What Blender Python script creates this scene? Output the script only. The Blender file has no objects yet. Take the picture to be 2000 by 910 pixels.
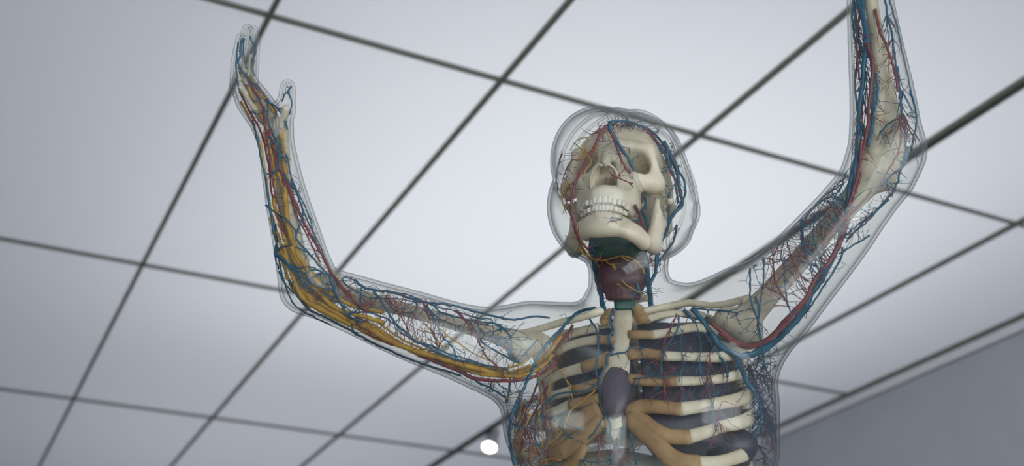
import bpy, math, random
import numpy as np
from mathutils import Vector, Matrix

rng = np.random.default_rng(7)
random.seed(7)
SC = bpy.context.scene
COL = SC.collection

# ------------------------------------------------------------------ camera
FPX = 2310.2                       # focal length in pixels of a 2000 x 910 frame
CAMZ = 1.5
CAM = np.array([0.0, 0.0, CAMZ])
CR = np.array([0.99996, 0.00412, -0.00802])      # camera right
CD = np.array([-0.009017, 0.456986, -0.889428])  # camera down
CF = np.array([0.0, 0.889464, 0.457004])         # camera forward
cam_d = bpy.data.cameras.new('camera')
cam_d.sensor_width = 36.0
cam_d.lens = 36.0 * FPX / 2000.0
cam_d.clip_start = 0.05
cam_d.dof.use_dof = True
cam_d.dof.focus_distance = 1.70
cam_d.dof.aperture_fstop = 3.8
cam = bpy.data.objects.new('camera', cam_d)
COL.objects.link(cam)
cam.matrix_world = Matrix(((CR[0], -CD[0], -CF[0], 0), (CR[1], -CD[1], -CF[1], 0), (CR[2], -CD[2], -CF[2], CAMZ), (0, 0, 0, 1)))
SC.camera = cam

# ------------------------------------------------------------------ world, exposure
w = bpy.data.worlds.new('world'); SC.world = w; w.use_nodes = True
w.node_tree.nodes['Background'].inputs[0].default_value = (0.6, 0.65, 0.75, 1)
w.node_tree.nodes['Background'].inputs[1].default_value = 0.15
SC.view_settings.view_transform = 'Standard'
SC.view_settings.look = 'None'
SC.view_settings.gamma = 1.0
SC.view_settings.exposure = 0.16
SC.view_settings.use_curve_mapping = False
SC.cycles.transparent_max_bounces = 48
SC.cycles.max_bounces = 10

# lamps in the light chamber above the frosted ceiling
def chamber_lamp(x, y, z, sx, sy, power, col=(1.0, 1.0, 1.0)):
    l = bpy.data.lights.new('chamber_lamp', 'AREA'); l.shape = 'RECTANGLE'; l.size = sx; l.size_y = sy; l.energy = power; l.color = col
    o = bpy.data.objects.new('chamber_lamp', l); COL.objects.link(o); o.location = (x, y, z); o.rotation_euler = (0, 0, math.radians(26.83))
    return o
def _grid(i, j): return (-0.839 + .8924 * .9 * i - .4513 * 2.222 * j, 3.317 + .4513 * .9 * i + .8924 * 2.222 * j)
chamber_lamp(*_grid(2.05, .44), 5.45, 3.4, 3.8, 51, (1.0, 1.0, 0.985))
chamber_lamp(*_grid(1.7, 2.3), 5.46, 3.0, 2.6, 11, (0.97, 0.99, 1.03))
chamber_lamp(*_grid(0.8, .7), 5.48, 8.0, 14.0, 68, (0.90, 0.97, 1.13))
# added frontal fill light, shining in through the made-up glazing behind the viewer
fill = bpy.data.lights.new('front_fill', 'AREA'); fill.shape = 'RECTANGLE'; fill.size = 7.0; fill.size_y = 3.2; fill.energy = 230; fill.color = (0.93, 0.97, 1.0)
fill_o = bpy.data.objects.new('front_fill', fill); COL.objects.link(fill_o)
_e = (math.cos(math.radians(26.8276)), math.sin(math.radians(26.8276))); _f = (-_e[1], _e[0])
fill_o.location = (-0.839 + _e[0] * .45 + _f[0] * (-3 * 2.222 - .25), 3.317 + _e[1] * .45 + _f[1] * (-3 * 2.222 - .25), 2.1)
fill_o.rotation_euler = (math.radians(90), 0, math.radians(26.8276)); 

# ------------------------------------------------------------------ helpers
def ray(px, py):
    v = (np.asarray(px, float)[..., None] - 1000) * CR + (np.asarray(py, float)[..., None] - 455) * CD + FPX * CF
    return v / np.linalg.norm(v, axis=-1, keepdims=True)

def at(px, py, Y):
    """world point seen at a photo pixel, at distance Y from the camera along the floor"""
    d = ray(px, py)
    return CAM + d * (np.asarray(Y, float) / d[..., 1])[..., None]

def pxm(p, r):
    """radius in metres of r pixels at point p"""
    return r * float(np.dot(np.asarray(p) - CAM, CF)) / FPX

MATS = {}
def mat(name, col, rough=0.5, spec=0.5, noise=0.0, nscale=40.0, col2=None, bump=0.0, metallic=0.0, coat=0.0, sss=0.0):
    m = bpy.data.materials.new(name); m.use_nodes = True
    nt = m.node_tree; b = nt.nodes['Principled BSDF']
    b.inputs['Base Color'].default_value = (*col, 1)
    b.inputs['Roughness'].default_value = rough
    b.inputs['Specular IOR Level'].default_value = spec
    b.inputs['Metallic'].default_value = metallic
    b.inputs['Coat Weight'].default_value = coat
    if noise or bump:
        tc = nt.nodes.new('ShaderNodeTexCoord')
        n = nt.nodes.new('ShaderNodeTexNoise'); n.inputs['Scale'].default_value = nscale; n.inputs['Detail'].default_value = 5
        nt.links.new(tc.outputs['Object'], n.inputs['Vector'])
        if noise:
            r = nt.nodes.new('ShaderNodeValToRGB')
            c2 = col2 or tuple(c * (1 - noise) for c in col)
            r.color_ramp.elements[0].color = (*c2, 1); r.color_ramp.elements[0].position = 0.35
            r.color_ramp.elements[1].color = (*col, 1); r.color_ramp.elements[1].position = 0.65
            nt.links.new(n.outputs['Fac'], r.inputs['Fac']); nt.links.new(r.outputs['Color'], b.inputs['Base Color'])
        if bump:
            bp = nt.nodes.new('ShaderNodeBump'); bp.inputs['Strength'].default_value = bump; bp.inputs['Distance'].default_value = 0.002
            nt.links.new(n.outputs['Fac'], bp.inputs['Height']); nt.links.new(bp.outputs['Normal'], b.inputs['Normal'])
    MATS[name] = m
    return m

mat('bone', (0.74, 0.67, 0.53), 0.42, 0.45, 0.16, 30, (0.60, 0.51, 0.37), 0.15)
mat('bone_dark', (0.62, 0.55, 0.43), 0.45, 0.4, 0.2, 30, (0.48, 0.41, 0.30), 0.15)  # darker bone tone for the arm and hand bones
mat('tooth', (0.74, 0.68, 0.56), 0.25, 0.5)
mat('cartilage', (0.44, 0.28, 0.13), 0.5, 0.35, 0.3, 45, (0.30, 0.17, 0.07), 0.2)
mat('vein', (0.008, 0.125, 0.235), 0.3, 0.5, 0.3, 60, (0.004, 0.065, 0.13))
mat('vein_dark', (0.02, 0.05, 0.13), 0.35, 0.5)
mat('artery', (0.27, 0.040, 0.038), 0.32, 0.5, 0.3, 60, (0.16, 0.03, 0.045))
mat('nerve', (0.52, 0.315, 0.03), 0.4, 0.45, 0.3, 60, (0.44, 0.22, 0.03))
mat('lung', (0.040, 0.036, 0.068), 0.35, 0.5, 0.3, 25, (0.02, 0.02, 0.04), 0.2)
mat('heart', (0.10, 0.085, 0.125), 0.3, 0.5, 0.3, 25, (0.08, 0.05, 0.07))
mat('larynx', (0.012, 0.10, 0.08), 0.35, 0.4, 0.3, 30, (0.008, 0.06, 0.06))
mat('thyroid', (0.10, 0.022, 0.03), 0.45, 0.4, 0.5, 60, (0.06, 0.02, 0.04), 0.3)
mat('liver', (0.28, 0.36, 0.33), 0.4, 0.5, 0.25, 20, (0.45, 0.42, 0.33))
mat('wall_paint', (0.52, 0.53, 0.58), 0.6, 0.25, 0.05, 3)
mat('trim_paint', (0.90, 0.88, 0.90), 0.5, 0.3)
mat('bar_metal', (0.16, 0.16, 0.132), 0.55, 0.3)
mat('gap_metal', (0.06, 0.065, 0.065), 0.6, 0.3)
mat('floor_stone', (0.66, 0.64, 0.60), 0.4, 0.4, 0.15, 4)
mat('pedestal_paint', (0.6, 0.6, 0.6), 0.5, 0.3)
mat('plenum', (0.44, 0.48, 0.55), 0.8, 0.1)
mat('lamp_grey', (0.32, 0.32, 0.33), 0.4, 0.4)

def emit_mat(name, col, strength):
    m = bpy.data.materials.new(name); m.use_nodes = True
    nt = m.node_tree; nt.nodes.clear()
    o = nt.nodes.new('ShaderNodeOutputMaterial'); e = nt.nodes.new('ShaderNodeEmission')
    e.inputs['Color'].default_value = (*col, 1); e.inputs['Strength'].default_value = strength
    nt.links.new(e.outputs[0], o.inputs['Surface']); MATS[name] = m
    return m
emit_mat('lamp_glow', (1.0, 0.93, 0.82), 6.0)

def light_panel_mat():
    """frosted diffuser sheet, lit from the chamber above it"""
    m = bpy.data.materials.new('light_panel'); m.use_nodes = True
    nt = m.node_tree; nt.nodes.clear()
    o = nt.nodes.new('ShaderNodeOutputMaterial')
    t = nt.nodes.new('ShaderNodeBsdfTranslucent'); t.inputs['Color'].default_value = (0.80, 0.81, 0.83, 1)
    d = nt.nodes.new('ShaderNodeBsdfDiffuse'); d.inputs['Color'].default_value = (0.8, 0.8, 0.8, 1)
    a = nt.nodes.new('ShaderNodeMixShader'); a.inputs[0].default_value = 0.3
    nt.links.new(t.outputs[0], a.inputs[1]); nt.links.new(d.outputs[0], a.inputs[2])
    nt.links.new(a.outputs[0], o.inputs['Surface']); MATS['light_panel'] = m
light_panel_mat()

def shell_mat(name, tint, edge, ior=1.45, haze=0.03, rough=0.03, bump=0.0):
    """thin wall of clear plastic: Fresnel reflection over tinted transmission, longer path at a slant absorbs more"""
    m = bpy.data.materials.new(name); m.use_nodes = True
    nt = m.node_tree; nt.nodes.clear(); N = nt.nodes.new; L = nt.links.new
    o = N('ShaderNodeOutputMaterial')
    lw = N('ShaderNodeLayerWeight'); lw.inputs['Blend'].default_value = 0.5
    cr = N('ShaderNodeValToRGB')
    cr.color_ramp.elements[0].position = 0.0; cr.color_ramp.elements[0].color = (*tint, 1)
    cr.color_ramp.elements[1].position = 1.0; cr.color_ramp.elements[1].color = (*edge, 1)
    mid = cr.color_ramp.elements.new(0.55); mid.color = (*[t * 0.97 for t in tint], 1)
    mid = cr.color_ramp.elements.new(0.80); mid.color = (*[t * 0.70 + e * .05 for t, e in zip(tint, edge)], 1)
    L(lw.outputs['Facing'], cr.inputs['Fac'])
    t = N('ShaderNodeBsdfTransparent'); L(cr.outputs['Color'], t.inputs['Color'])
    g = N('ShaderNodeBsdfGlossy'); g.inputs['Roughness'].default_value = rough; g.inputs['Color'].default_value = (0.9, 0.95, 0.95, 1)
    d = N('ShaderNodeBsdfDiffuse'); d.inputs['Color'].default_value = (0.8, 0.82, 0.78, 1)
    # Schlick's Fresnel term, the same from both sides of the thin wall
    pw = N('ShaderNodeMath'); pw.operation = 'POWER'; pw.inputs[1].default_value = 4.5; L(lw.outputs['Facing'], pw.inputs[0])
    f = N('ShaderNodeMath'); f.operation = 'MULTIPLY_ADD'; f.inputs[1].default_value = 0.38; f.inputs[2].default_value = ((ior - 1) / (ior + 1)) ** 2; L(pw.outputs[0], f.inputs[0])
    if bump:
        tc = N('ShaderNodeTexCoord'); n = N('ShaderNodeTexNoise'); n.inputs['Scale'].default_value = 28; n.inputs['Detail'].default_value = 3
        L(tc.outputs['Object'], n.inputs['Vector'])
        bp = N('ShaderNodeBump'); bp.inputs['Strength'].default_value = bump; bp.inputs['Distance'].default_value = 0.004
        L(n.outputs['Fac'], bp.inputs['Height'])
        L(bp.outputs['Normal'], g.inputs['Normal'])
    m1 = N('ShaderNodeMixShader'); m1.inputs[0].default_value = haze
    L(t.outputs[0], m1.inputs[1]); L(d.outputs[0], m1.inputs[2])
    m2 = N('ShaderNodeMixShader'); L(f.outputs[0], m2.inputs[0]); L(m1.outputs[0], m2.inputs[1]); L(g.outputs[0], m2.inputs[2])
    L(m2.outputs[0], o.inputs['Surface']); MATS[name] = m
shell_mat('added_glass', (0.97, 0.98, 0.98), (0.8, 0.85, 0.85), 1.45, 0.0, 0.0)
shell_mat('clear_shell', (0.974, 0.979, 0.968), (0.10, 0.15, 0.15), 1.4, 0.008, 0.16, 0.10)

def link_mesh(name, verts, faces, material, parent=None, smooth=True):
    me = bpy.data.meshes.new(name)
    me.from_pydata([tuple(map(float, v)) for v in verts] if not isinstance(verts, np.ndarray) else verts.tolist(), [], faces if not isinstance(faces, np.ndarray) else faces.tolist())
    me.materials.append(MATS[material])
    if smooth:
        me.polygons.foreach_set('use_smooth', [True] * len(me.polygons))
    me.update()
    o = bpy.data.objects.new(name, me); COL.objects.link(o)
    if parent is not None:
        o.parent = parent
    return o

def box_mesh(name, material, sx, sy, sz, bevel=0.0):
    x, y, z = sx / 2, sy / 2, sz / 2
    v = [(-x, -y, -z), (x, -y, -z), (x, y, -z), (-x, y, -z), (-x, -y, z), (x, -y, z), (x, y, z), (-x, y, z)]
    f = [(0, 3, 2, 1), (4, 5, 6, 7), (0, 1, 5, 4), (1, 2, 6, 5), (2, 3, 7, 6), (3, 0, 4, 7)]
    me = bpy.data.meshes.new(name); me.from_pydata(v, [], f); me.materials.append(MATS[material]); me.update()
    return me

def put(name, me, loc, rotz=0.0, parent=None):
    o = bpy.data.objects.new(name, me); COL.objects.link(o)
    o.location = tuple(loc); o.rotation_euler = (0, 0, rotz)
    if parent is not None: o.parent = parent
    return o

def structure(o, label):
    o['kind'] = 'structure'; o['label'] = label; return o

def thing(o, label, cat, group=None):
    o['label'] = label; o['category'] = cat
    if group: o['group'] = group
    return o

def lathe(profile, n=24):
    v, f = [], []
    for (r, z) in profile:
        for k in range(n):
            a = 2 * math.pi * k / n
            v.append((r * math.cos(a), r * math.sin(a), z))
    for i in range(len(profile) - 1):
        for k in range(n):
            f.append((i * n + k, i * n + (k + 1) % n, (i + 1) * n + (k + 1) % n, (i + 1) * n + k))
    f.append(tuple(range(n))[::-1]); f.append(tuple(range((len(profile) - 1) * n, len(profile) * n)))
    return v, f

# ------------------------------------------------------------------ the room
S = 0.9                                   # short side of a ceiling panel
LP_ = S * 2.469                           # long side
YAW = math.radians(26.8276)
EA = np.array([math.cos(YAW), math.sin(YAW), 0.0])
EB = np.array([-math.sin(YAW), math.cos(YAW), 0.0])
G0 = np.array([-0.93203 * S, 3.68554 * S, CAMZ + 2.84956 * S])      # grid node (0, 0)
CEIL = G0[2]
def node(i, j, dz=0.0):
    return G0 + EA * (i * S) + EB * (j * LP_) + np.array([0, 0, dz])

I0, I1, J0, J1 = -4, 5, -3, 4
BW = 0.0165
PLEN = 1.5                                 # the light chamber above the diffusers
ceiling = put('ceiling', box_mesh('ceiling', 'plenum', (I1 - I0) * S + 0.6, (J1 - J0) * LP_ + 0.6, 0.08), node((I0 + I1) / 2, (J0 + J1) / 2, PLEN), YAW)
structure(ceiling, 'luminous ceiling of large backlit white panels in a dark metal grid')
cinv = Matrix.Rotation(YAW, 4, 'Z'); cinv.translation = Vector(node((I0 + I1) / 2, (J0 + J1) / 2, PLEN)); cinv = cinv.inverted()
def on_ceiling(name, me, p):
    o = bpy.data.objects.new(name, me); COL.objects.link(o); o.parent = ceiling
    o.location = cinv @ Vector(p); return o
panel_me = bpy.data.meshes.new('light_panel')          # a thin frosted sheet
_x, _y = S / 2 - BW * .2, LP_ / 2 - BW * .2
panel_me.from_pydata([(-_x, -_y, 0), (_x, -_y, 0), (_x, _y, 0), (-_x, _y, 0)], [], [(0, 3, 2, 1)]); panel_me.materials.append(MATS['light_panel']); panel_me.update()
for i in range(I0, I1):
    for j in range(J0, J1):
        o = on_ceiling('light_panel', panel_me, node(i + 0.5, j + 0.5, 0.012))
bar_me = box_mesh('ceiling_bar', 'bar_metal', BW, (J1 - J0) * LP_, 0.020)
for i in range(I0, I1):
    if i == 3: continue
    b = on_ceiling('ceiling_bar', bar_me, node(i, (J0 + J1) / 2, -0.002))
cross_me = box_mesh('ceiling_bar', 'bar_metal', (I1 - I0) * S, BW * 0.85, 0.013)
for j in range(J0, J1 + 1):
    on_ceiling('ceiling_bar', cross_me, node((I0 + I1) / 2, j, -0.001))
# lighting track in the bar line i = 3: two rails and a dark slot
for s in (-1, 1):
    on_ceiling('track_rail', box_mesh('track_rail', 'bar_metal', 0.0125, (J1 - J0) * LP_, 0.018), node(3, (J0 + J1) / 2, -0.003) + EA * (s * 0.0165))
on_ceiling('track_slot', box_mesh('track_slot', 'gap_metal', 0.022, (J1 - J0) * LP_, 0.018), node(3, (J0 + J1) / 2, 0.001))

def wall(name, p0, p1, z0, z1, label, th=0.15, m='wall_paint'):
    p0 = np.asarray(p0); p1 = np.asarray(p1); d = p1 - p0; L = np.linalg.norm(d[:2])
    o = put(name, box_mesh(name, m, L, th, z1 - z0), ((p0[0] + p1[0]) / 2, (p0[1] + p1[1]) / 2, (z0 + z1) / 2), math.atan2(d[1], d[0]))
    return structure(o, label)
JW0, JW1, IW0 = J0, J1, I0
wo = EA * 0.075
wall('wall_right', node(5.02, JW0) + wo, node(5.02, JW1) + wo, 0, CEIL - 0.08, 'plain grey wall meeting the luminous ceiling at the right')
wall('wall_right_2', node(5.0, JW0) + EA * .06, node(5.0, JW1) + EA * .06, CEIL + .03, CEIL + PLEN, 'upper wall of the light chamber', 0.08, 'plenum')
wall('wall_left', node(IW0, JW0) - wo, node(IW0, JW1) - wo, 0, CEIL + 1.5, 'plain grey wall of the hall on the left')
wb = EB * 0.075
wall('wall_back', node(IW0, JW1) + wb, node(5, JW1) + wb, 0, CEIL + 1.5, 'plain grey wall at the far end of the hall')
# unseen glazed front, added to light the figure: wall pieces around an opening of 7 x 3.2 m
fw0, fw1 = node(IW0, JW0) - wb, node(5, JW0) - wb
fc = node(0.5, JW0) - wb
wall('wall_front', fw0, fw1, CEIL - .365, CEIL + PLEN, 'plain white wall above the added glazed front behind the viewer', m='trim_paint')
wall('wall_front_2', fw0, fw1, 0, .5, 'low white wall under the added glazed front behind the viewer', m='trim_paint')
wall('wall_front_3', fw0, fc - EA * 3.5, .5, CEIL - .365, 'white wall pier left of the added glazed front', m='trim_paint')
wall('wall_front_4', fc + EA * 3.5, fw1, .5, CEIL - .365, 'white wall pier right of the added glazed front', m='trim_paint')
added_win = wall('added_window_1', fc - EA * 3.5, fc + EA * 3.5, .5, CEIL - .365, 'wide glazed front added behind the viewer to light the figure', .012, 'added_glass')
for k in range(6):
    m_ = put('added_mullion', box_mesh('added_mullion', 'bar_metal', .06, .1, CEIL - .365 - .5), (-3.5 + 7 * k / 5, 0, 0), 0, added_win)
# trim under the ceiling edge: dark edge profile, white band, thin dark line
wall('trim_1', node(5.0, JW0, 0) + EA * 0.012, node(5.0, JW1, 0) + EA * 0.012, CEIL - 0.010, CEIL + 0.03, 'narrow dark edge profile between ceiling panels and white band', 0.022, 'bar_metal')
wall('trim_2', node(5.0, JW0, 0) + EA * 0.055, node(5.0, JW1, 0) + EA * 0.055, CEIL - 0.070, CEIL - 0.014, 'white band running along the top of the grey wall', 0.09, 'trim_paint')
wall('trim_3', node(5.0, JW0, 0) + EA * 0.065, node(5.0, JW1, 0) + EA * 0.065, CEIL - 0.080, CEIL - 0.070, 'thin dark joint under the white band', 0.08, 'gap_metal')
fl = put('floor', box_mesh('floor', 'floor_stone', (I1 - I0) * S + 0.6, (J1 - J0) * LP_ + 0.6, 0.1), (*node((I0 + I1) / 2, (J0 + J1) / 2)[:2], -0.05), YAW)
structure(fl, 'pale stone floor of the exhibition hall')

# ------------------------------------------------------------------ spotlight on the track
def spotlight():
    d0 = ray(956, 872); nrm = EA; t = np.dot(node(3, 0) - CAM, nrm) / np.dot(d0, nrm)
    lens = CAM + d0 * t                                             # hangs straight under the track
    root = bpy.data.objects.new('track_spotlight', None); COL.objects.link(root); root.location = tuple(lens)
    thing(root, 'round track spotlight glowing white below the ceiling track', 'spotlight')
    d = np.array([-0.18, -0.52, -0.84]); d /= np.linalg.norm(d)
    R = Vector(d).to_track_quat('Z', 'Y').to_matrix().to_4x4()
    def part(name, prof, m, extra=None):
        v, f = lathe(prof, 28); o = link_mesh(name, v, f, m, root)
        o.matrix_local = R if extra is None else extra
        return o
    part('housing', [(0.034, -0.19), (0.042, -0.18), (0.046, -0.06), (0.053, -0.05), (0.055, 0.004), (0.050, 0.006)], 'lamp_grey')
    part('lens', [(0.036, 0.004), (0.048, 0.0065), (0.047, 0.009), (0.03, 0.013), (0.001, 0.016)], 'lamp_glow')
    hb = -d * 0.10
    L = (CEIL - 0.03) - (lens + hb)[2]
    v, f = lathe([(0.007, 0.0), (0.007, L)], 12)
    o = link_mesh('stem', v, f, 'lamp_grey', root); o.location = tuple(hb)
    v, f = lathe([(0.018, L - 0.03), (0.02, L - 0.005), (0.02, L)], 16)
    o = link_mesh('track_adapter', v, f, 'lamp_grey', root); o.location = tuple(hb)
spotlight()

# ------------------------------------------------------------------ distance-field modelling
class Field:
    def __init__(self, lo, hi, h):
        self.lo = np.array(lo, float); self.h = h
        self.n = np.ceil((np.array(hi) - self.lo) / h).astype(int) + 1
        self.ax = [self.lo[k] + h * np.arange(self.n[k]) for k in range(3)]
        self.D = np.full(self.n, 1.0, np.float32)
    def sub(self, lo, hi):
        a = np.clip(np.floor((np.array(lo) - self.lo) / self.h).astype(int), 0, self.n)
        b = np.clip(np.ceil((np.array(hi) - self.lo) / self.h).astype(int) + 1, 0, self.n)
        sl = tuple(slice(a[k], b[k]) for k in range(3))
        X = self.ax[0][sl[0]][:, None, None].astype(np.float32)
        Y = self.ax[1][sl[1]][None, :, None].astype(np.float32)
        Z = self.ax[2][sl[2]][None, None, :].astype(np.float32)
        return sl, X, Y, Z
    def blend(self, sl, d, k, op='add'):
        A = self.D[sl]
        if A.size == 0: return
        if op == 'sub':                         # carve d out of the field
            B = -d; h = np.maximum(k - np.abs(A - B), 0) / k if k > 0 else 0
            self.D[sl] = np.maximum(A, B) + h * h * k * 0.25
        else:
            h = np.maximum(k - np.abs(A - d), 0) / k if k > 0 else 0
            self.D[sl] = np.minimum(A, d) - h * h * k * 0.25
    def cone(self, a, b, ra, rb, k=0.01, op='add', m=0.03):
        a = np.asarray(a, float); b = np.asarray(b, float); r = max(ra, rb) + k + m
        sl, X, Y, Z = self.sub(np.minimum(a, b) - r, np.maximum(a, b) + r)
        ba = b - a; L2 = max(float(ba @ ba), 1e-12)
        t = np.clip(((X - a[0]) * ba[0] + (Y - a[1]) * ba[1] + (Z - a[2]) * ba[2]) / L2, 0, 1)
        d = np.sqrt((X - a[0] - t * ba[0]) ** 2 + (Y - a[1] - t * ba[1]) ** 2 + (Z - a[2] - t * ba[2]) ** 2) - (ra + (rb - ra) * t)
        self.blend(sl, d.astype(np.float32), k, op)
    def chain(self, pts, rad, k=0.01, op='add'):
        """one tapered limb: its segments are joined first, then blended as a whole"""
        A = np.asarray(pts, float); r = max(rad) + k + .03
        sl, X, Y, Z = self.sub(A.min(0) - r, A.max(0) + r)
        if self.D[sl].size == 0: return
        full = np.full(self.D[sl].shape, 1.0, np.float32); off = np.array([q.start for q in sl])
        for i in range(len(A) - 1):
            a, b, ra, rb = A[i], A[i + 1], rad[i], rad[i + 1]; rr = max(ra, rb) + k + .03
            s2, X, Y, Z = self.sub(np.minimum(a, b) - rr, np.maximum(a, b) + rr)
            ba = b - a; L2 = max(float(ba @ ba), 1e-12)
            t = np.clip(((X - a[0]) * ba[0] + (Y - a[1]) * ba[1] + (Z - a[2]) * ba[2]) / L2, 0, 1)
            d = np.sqrt((X - a[0] - t * ba[0]) ** 2 + (Y - a[1] - t * ba[1]) ** 2 + (Z - a[2] - t * ba[2]) ** 2) - (ra + (rb - ra) * t)
            l = tuple(slice(q.start - o, q.stop - o) for q, o in zip(s2, off))
            full[l] = np.minimum(full[l], d.astype(np.float32))
        self.blend(sl, full, k, op)
    def ell(self, c, r, R=None, k=0.01, op='add', m=0.03):
        c = np.asarray(c, float); r = np.asarray(r, float); R = np.eye(3) if R is None else np.asarray(R)
        ext = np.abs(R) @ r + k + m
        sl, X, Y, Z = self.sub(c - ext, c + ext)
        x, y, z = X - c[0], Y - c[1], Z - c[2]
        l = [R[0, q] * x + R[1, q] * y + R[2, q] * z for q in range(3)]
        k0 = np.sqrt(sum((l[q] / r[q]) ** 2 for q in range(3)))
        k1 = np.sqrt(sum((l[q] / r[q] ** 2) ** 2 for q in range(3))) + 1e-6
        d = k0 * (k0 - 1.0) / k1
        d = np.where(k0 < 0.3, -min(r) * (1 - k0), d)
        self.blend(sl, d.astype(np.float32), k, op)
    def loft(self, zs, cx, cy, ax, ay, yaw, k=0.02, z0=None, z1=None):
        """stack of ellipses by height"""
        z0 = zs[0] if z0 is None else z0; z1 = zs[-1] if z1 is None else z1
        o = np.argsort(zs); zs, cx, cy, ax, ay = [np.asarray(q, float)[o] for q in (zs, cx, cy, ax, ay)]
        lo = [np.min(cx - np.maximum(ax, ay)) - .08, np.min(cy - np.maximum(ax, ay)) - .08, min(z0, z1) - .06]
        hi = [np.max(cx + np.maximum(ax, ay)) + .08, np.max(cy + np.maximum(ax, ay)) + .08, max(z0, z1) + .06]
        sl, X, Y, Z = self.sub(lo, hi)
        if self.D[sl].size == 0: return
        f = lambda q: np.interp(Z, zs, q).astype(np.float32)
        c, s = math.cos(yaw), math.sin(yaw)
        x, y = X - f(cx), Y - f(cy)
        u, v = c * x + s * y, -s * x + c * y
        A, B = f(ax), f(ay)
        k0 = np.sqrt((u / A) ** 2 + (v / B) ** 2); k1 = np.sqrt((u / A ** 2) ** 2 + (v / B ** 2) ** 2) + 1e-6
        d = np.where(k0 < 0.3, -np.minimum(A, B) * (1 - k0), k0 * (k0 - 1) / k1)
        d = np.maximum(d, np.maximum(min(z0, z1) - Z, Z - max(z0, z1)))
        self.blend(sl, d.astype(np.float32), k)
    def sample(self, P):
        q = (np.asarray(P) - self.lo) / self.h
        i = np.clip(np.floor(q).astype(int), 0, self.n - 2); f = np.clip(q - i, 0, 1)
        D = self.D; r = 0
        for a in (0, 1):
            for b in (0, 1):
                for c in (0, 1):
                    wgt = (f[..., 0] if a else 1 - f[..., 0]) * (f[..., 1] if b else 1 - f[..., 1]) * (f[..., 2] if c else 1 - f[..., 2])
                    r = r + wgt * D[i[..., 0] + a, i[..., 1] + b, i[..., 2] + c]
        return r
    def mesh(self, smooth=2, iso=0.0):
        """naive surface nets"""
        D = self.D - iso; ins = D < 0
        n = self.n
        c = np.zeros(n - 1, np.uint8)
        for a in (0, 1):
            for b in (0, 1):
                for d in (0, 1):
                    c += ins[a:n[0] - 1 + a, b:n[1] - 1 + b, d:n[2] - 1 + d]
        cells = np.argwhere((c > 0) & (c < 8))
        idx = -np.ones(n - 1, np.int32); idx[tuple(cells.T)] = np.arange(len(cells))
        acc = np.zeros((len(cells), 3)); cnt = np.zeros(len(cells))
        corners = [(a, b, d) for a in (0, 1) for b in (0, 1) for d in (0, 1)]
        val = {q: D[cells[:, 0] + q[0], cells[:, 1] + q[1], cells[:, 2] + q[2]] for q in corners}
        for q in corners:
            for axis in range(3):
                if q[axis] == 0:
                    p = list(q); p[axis] = 1; p = tuple(p)
                    va, vb = val[q], val[p]; m = (va < 0) != (vb < 0)
                    t = np.where(m, va / np.where(m, va - vb, 1), 0)
                    pt = np.tile(np.array(q, float), (len(cells), 1)); pt[:, axis] = t
                    acc[m] += pt[m]; cnt[m] += 1
        V = self.lo + self.h * (cells + acc / cnt[:, None])
        F = []
        for axis in range(3):
            o1, o2 = [(1, 2), (2, 0), (0, 1)][axis]
            a = [slice(None)] * 3; b = [slice(None)] * 3
            a[axis] = slice(0, n[axis] - 1); b[axis] = slice(1, n[axis])
            ch = ins[tuple(a)] != ins[tuple(b)]
            E_ = np.argwhere(ch)
            m = (E_[:, o1] > 0) & (E_[:, o2] > 0) & (E_[:, o1] < n[o1] - 1) & (E_[:, o2] < n[o2] - 1)
            E_ = E_[m]
            def cell(d1, d2):
                q = E_.copy(); q[:, o1] -= d1; q[:, o2] -= d2
                return idx[q[:, 0], q[:, 1], q[:, 2]]
            quad = np.stack([cell(1, 1), cell(0, 1), cell(0, 0), cell(1, 0)], 1)
            neg = ins[tuple(E_.T)]
            quad[~neg] = quad[~neg][:, ::-1]
            F.append(quad)
        F = np.concatenate(F)
        F = F[(F >= 0).all(1)]
        for _ in range(smooth):
            s = np.zeros_like(V); k = np.zeros(len(V))
            for e in range(4):
                i0, i1 = F[:, e], F[:, (e + 1) % 4]
                for q in range(3):
                    s[:, q] += np.bincount(i0, V[i1, q], len(V)) + np.bincount(i1, V[i0, q], len(V))
                k += np.bincount(i0, minlength=len(V)) + np.bincount(i1, minlength=len(V))
            V = np.where(k[:, None] > 0, 0.5 * V + 0.5 * s / np.maximum(k, 1)[:, None], V)
        return V, F

def normals(V, F):
    n = np.cross(V[F[:, 2]] - V[F[:, 0]], V[F[:, 3]] - V[F[:, 1]])
    N = np.zeros_like(V)
    for e in range(4):
        for q in range(3): N[:, q] += np.bincount(F[:, e], n[:, q], len(V))
    return N / (np.linalg.norm(N, axis=1, keepdims=True) + 1e-12)

def fast_mesh(name, V, F, material, parent=None):
    me = bpy.data.meshes.new(name)
    V = np.ascontiguousarray(V, np.float32); F = np.ascontiguousarray(F, np.int32)
    me.vertices.add(len(V)); me.vertices.foreach_set('co', V.ravel())
    me.loops.add(F.size); me.loops.foreach_set('vertex_index', F.ravel())
    me.polygons.add(len(F)); me.polygons.foreach_set('loop_start', np.arange(0, F.size, F.shape[1], dtype=np.int32))
    me.polygons.foreach_set('use_smooth', np.ones(len(F), bool))
    me.materials.append(MATS[material]); me.update(calc_edges=True); me.validate()
    o = bpy.data.objects.new(name, me); COL.objects.link(o)
    if parent is not None: o.parent = parent
    return o

# ------------------------------------------------------------------ the figure
FIG_BASE = np.array([0.17, 1.60, 0.80])
figure = bpy.data.objects.new('anatomical_figure', None); COL.objects.link(figure)
figure.location = tuple(FIG_BASE)
thing(figure, 'transparent life-size anatomical woman with raised arms, bones and blood vessels showing', 'statue')
bpy.context.view_layer.update()

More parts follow.
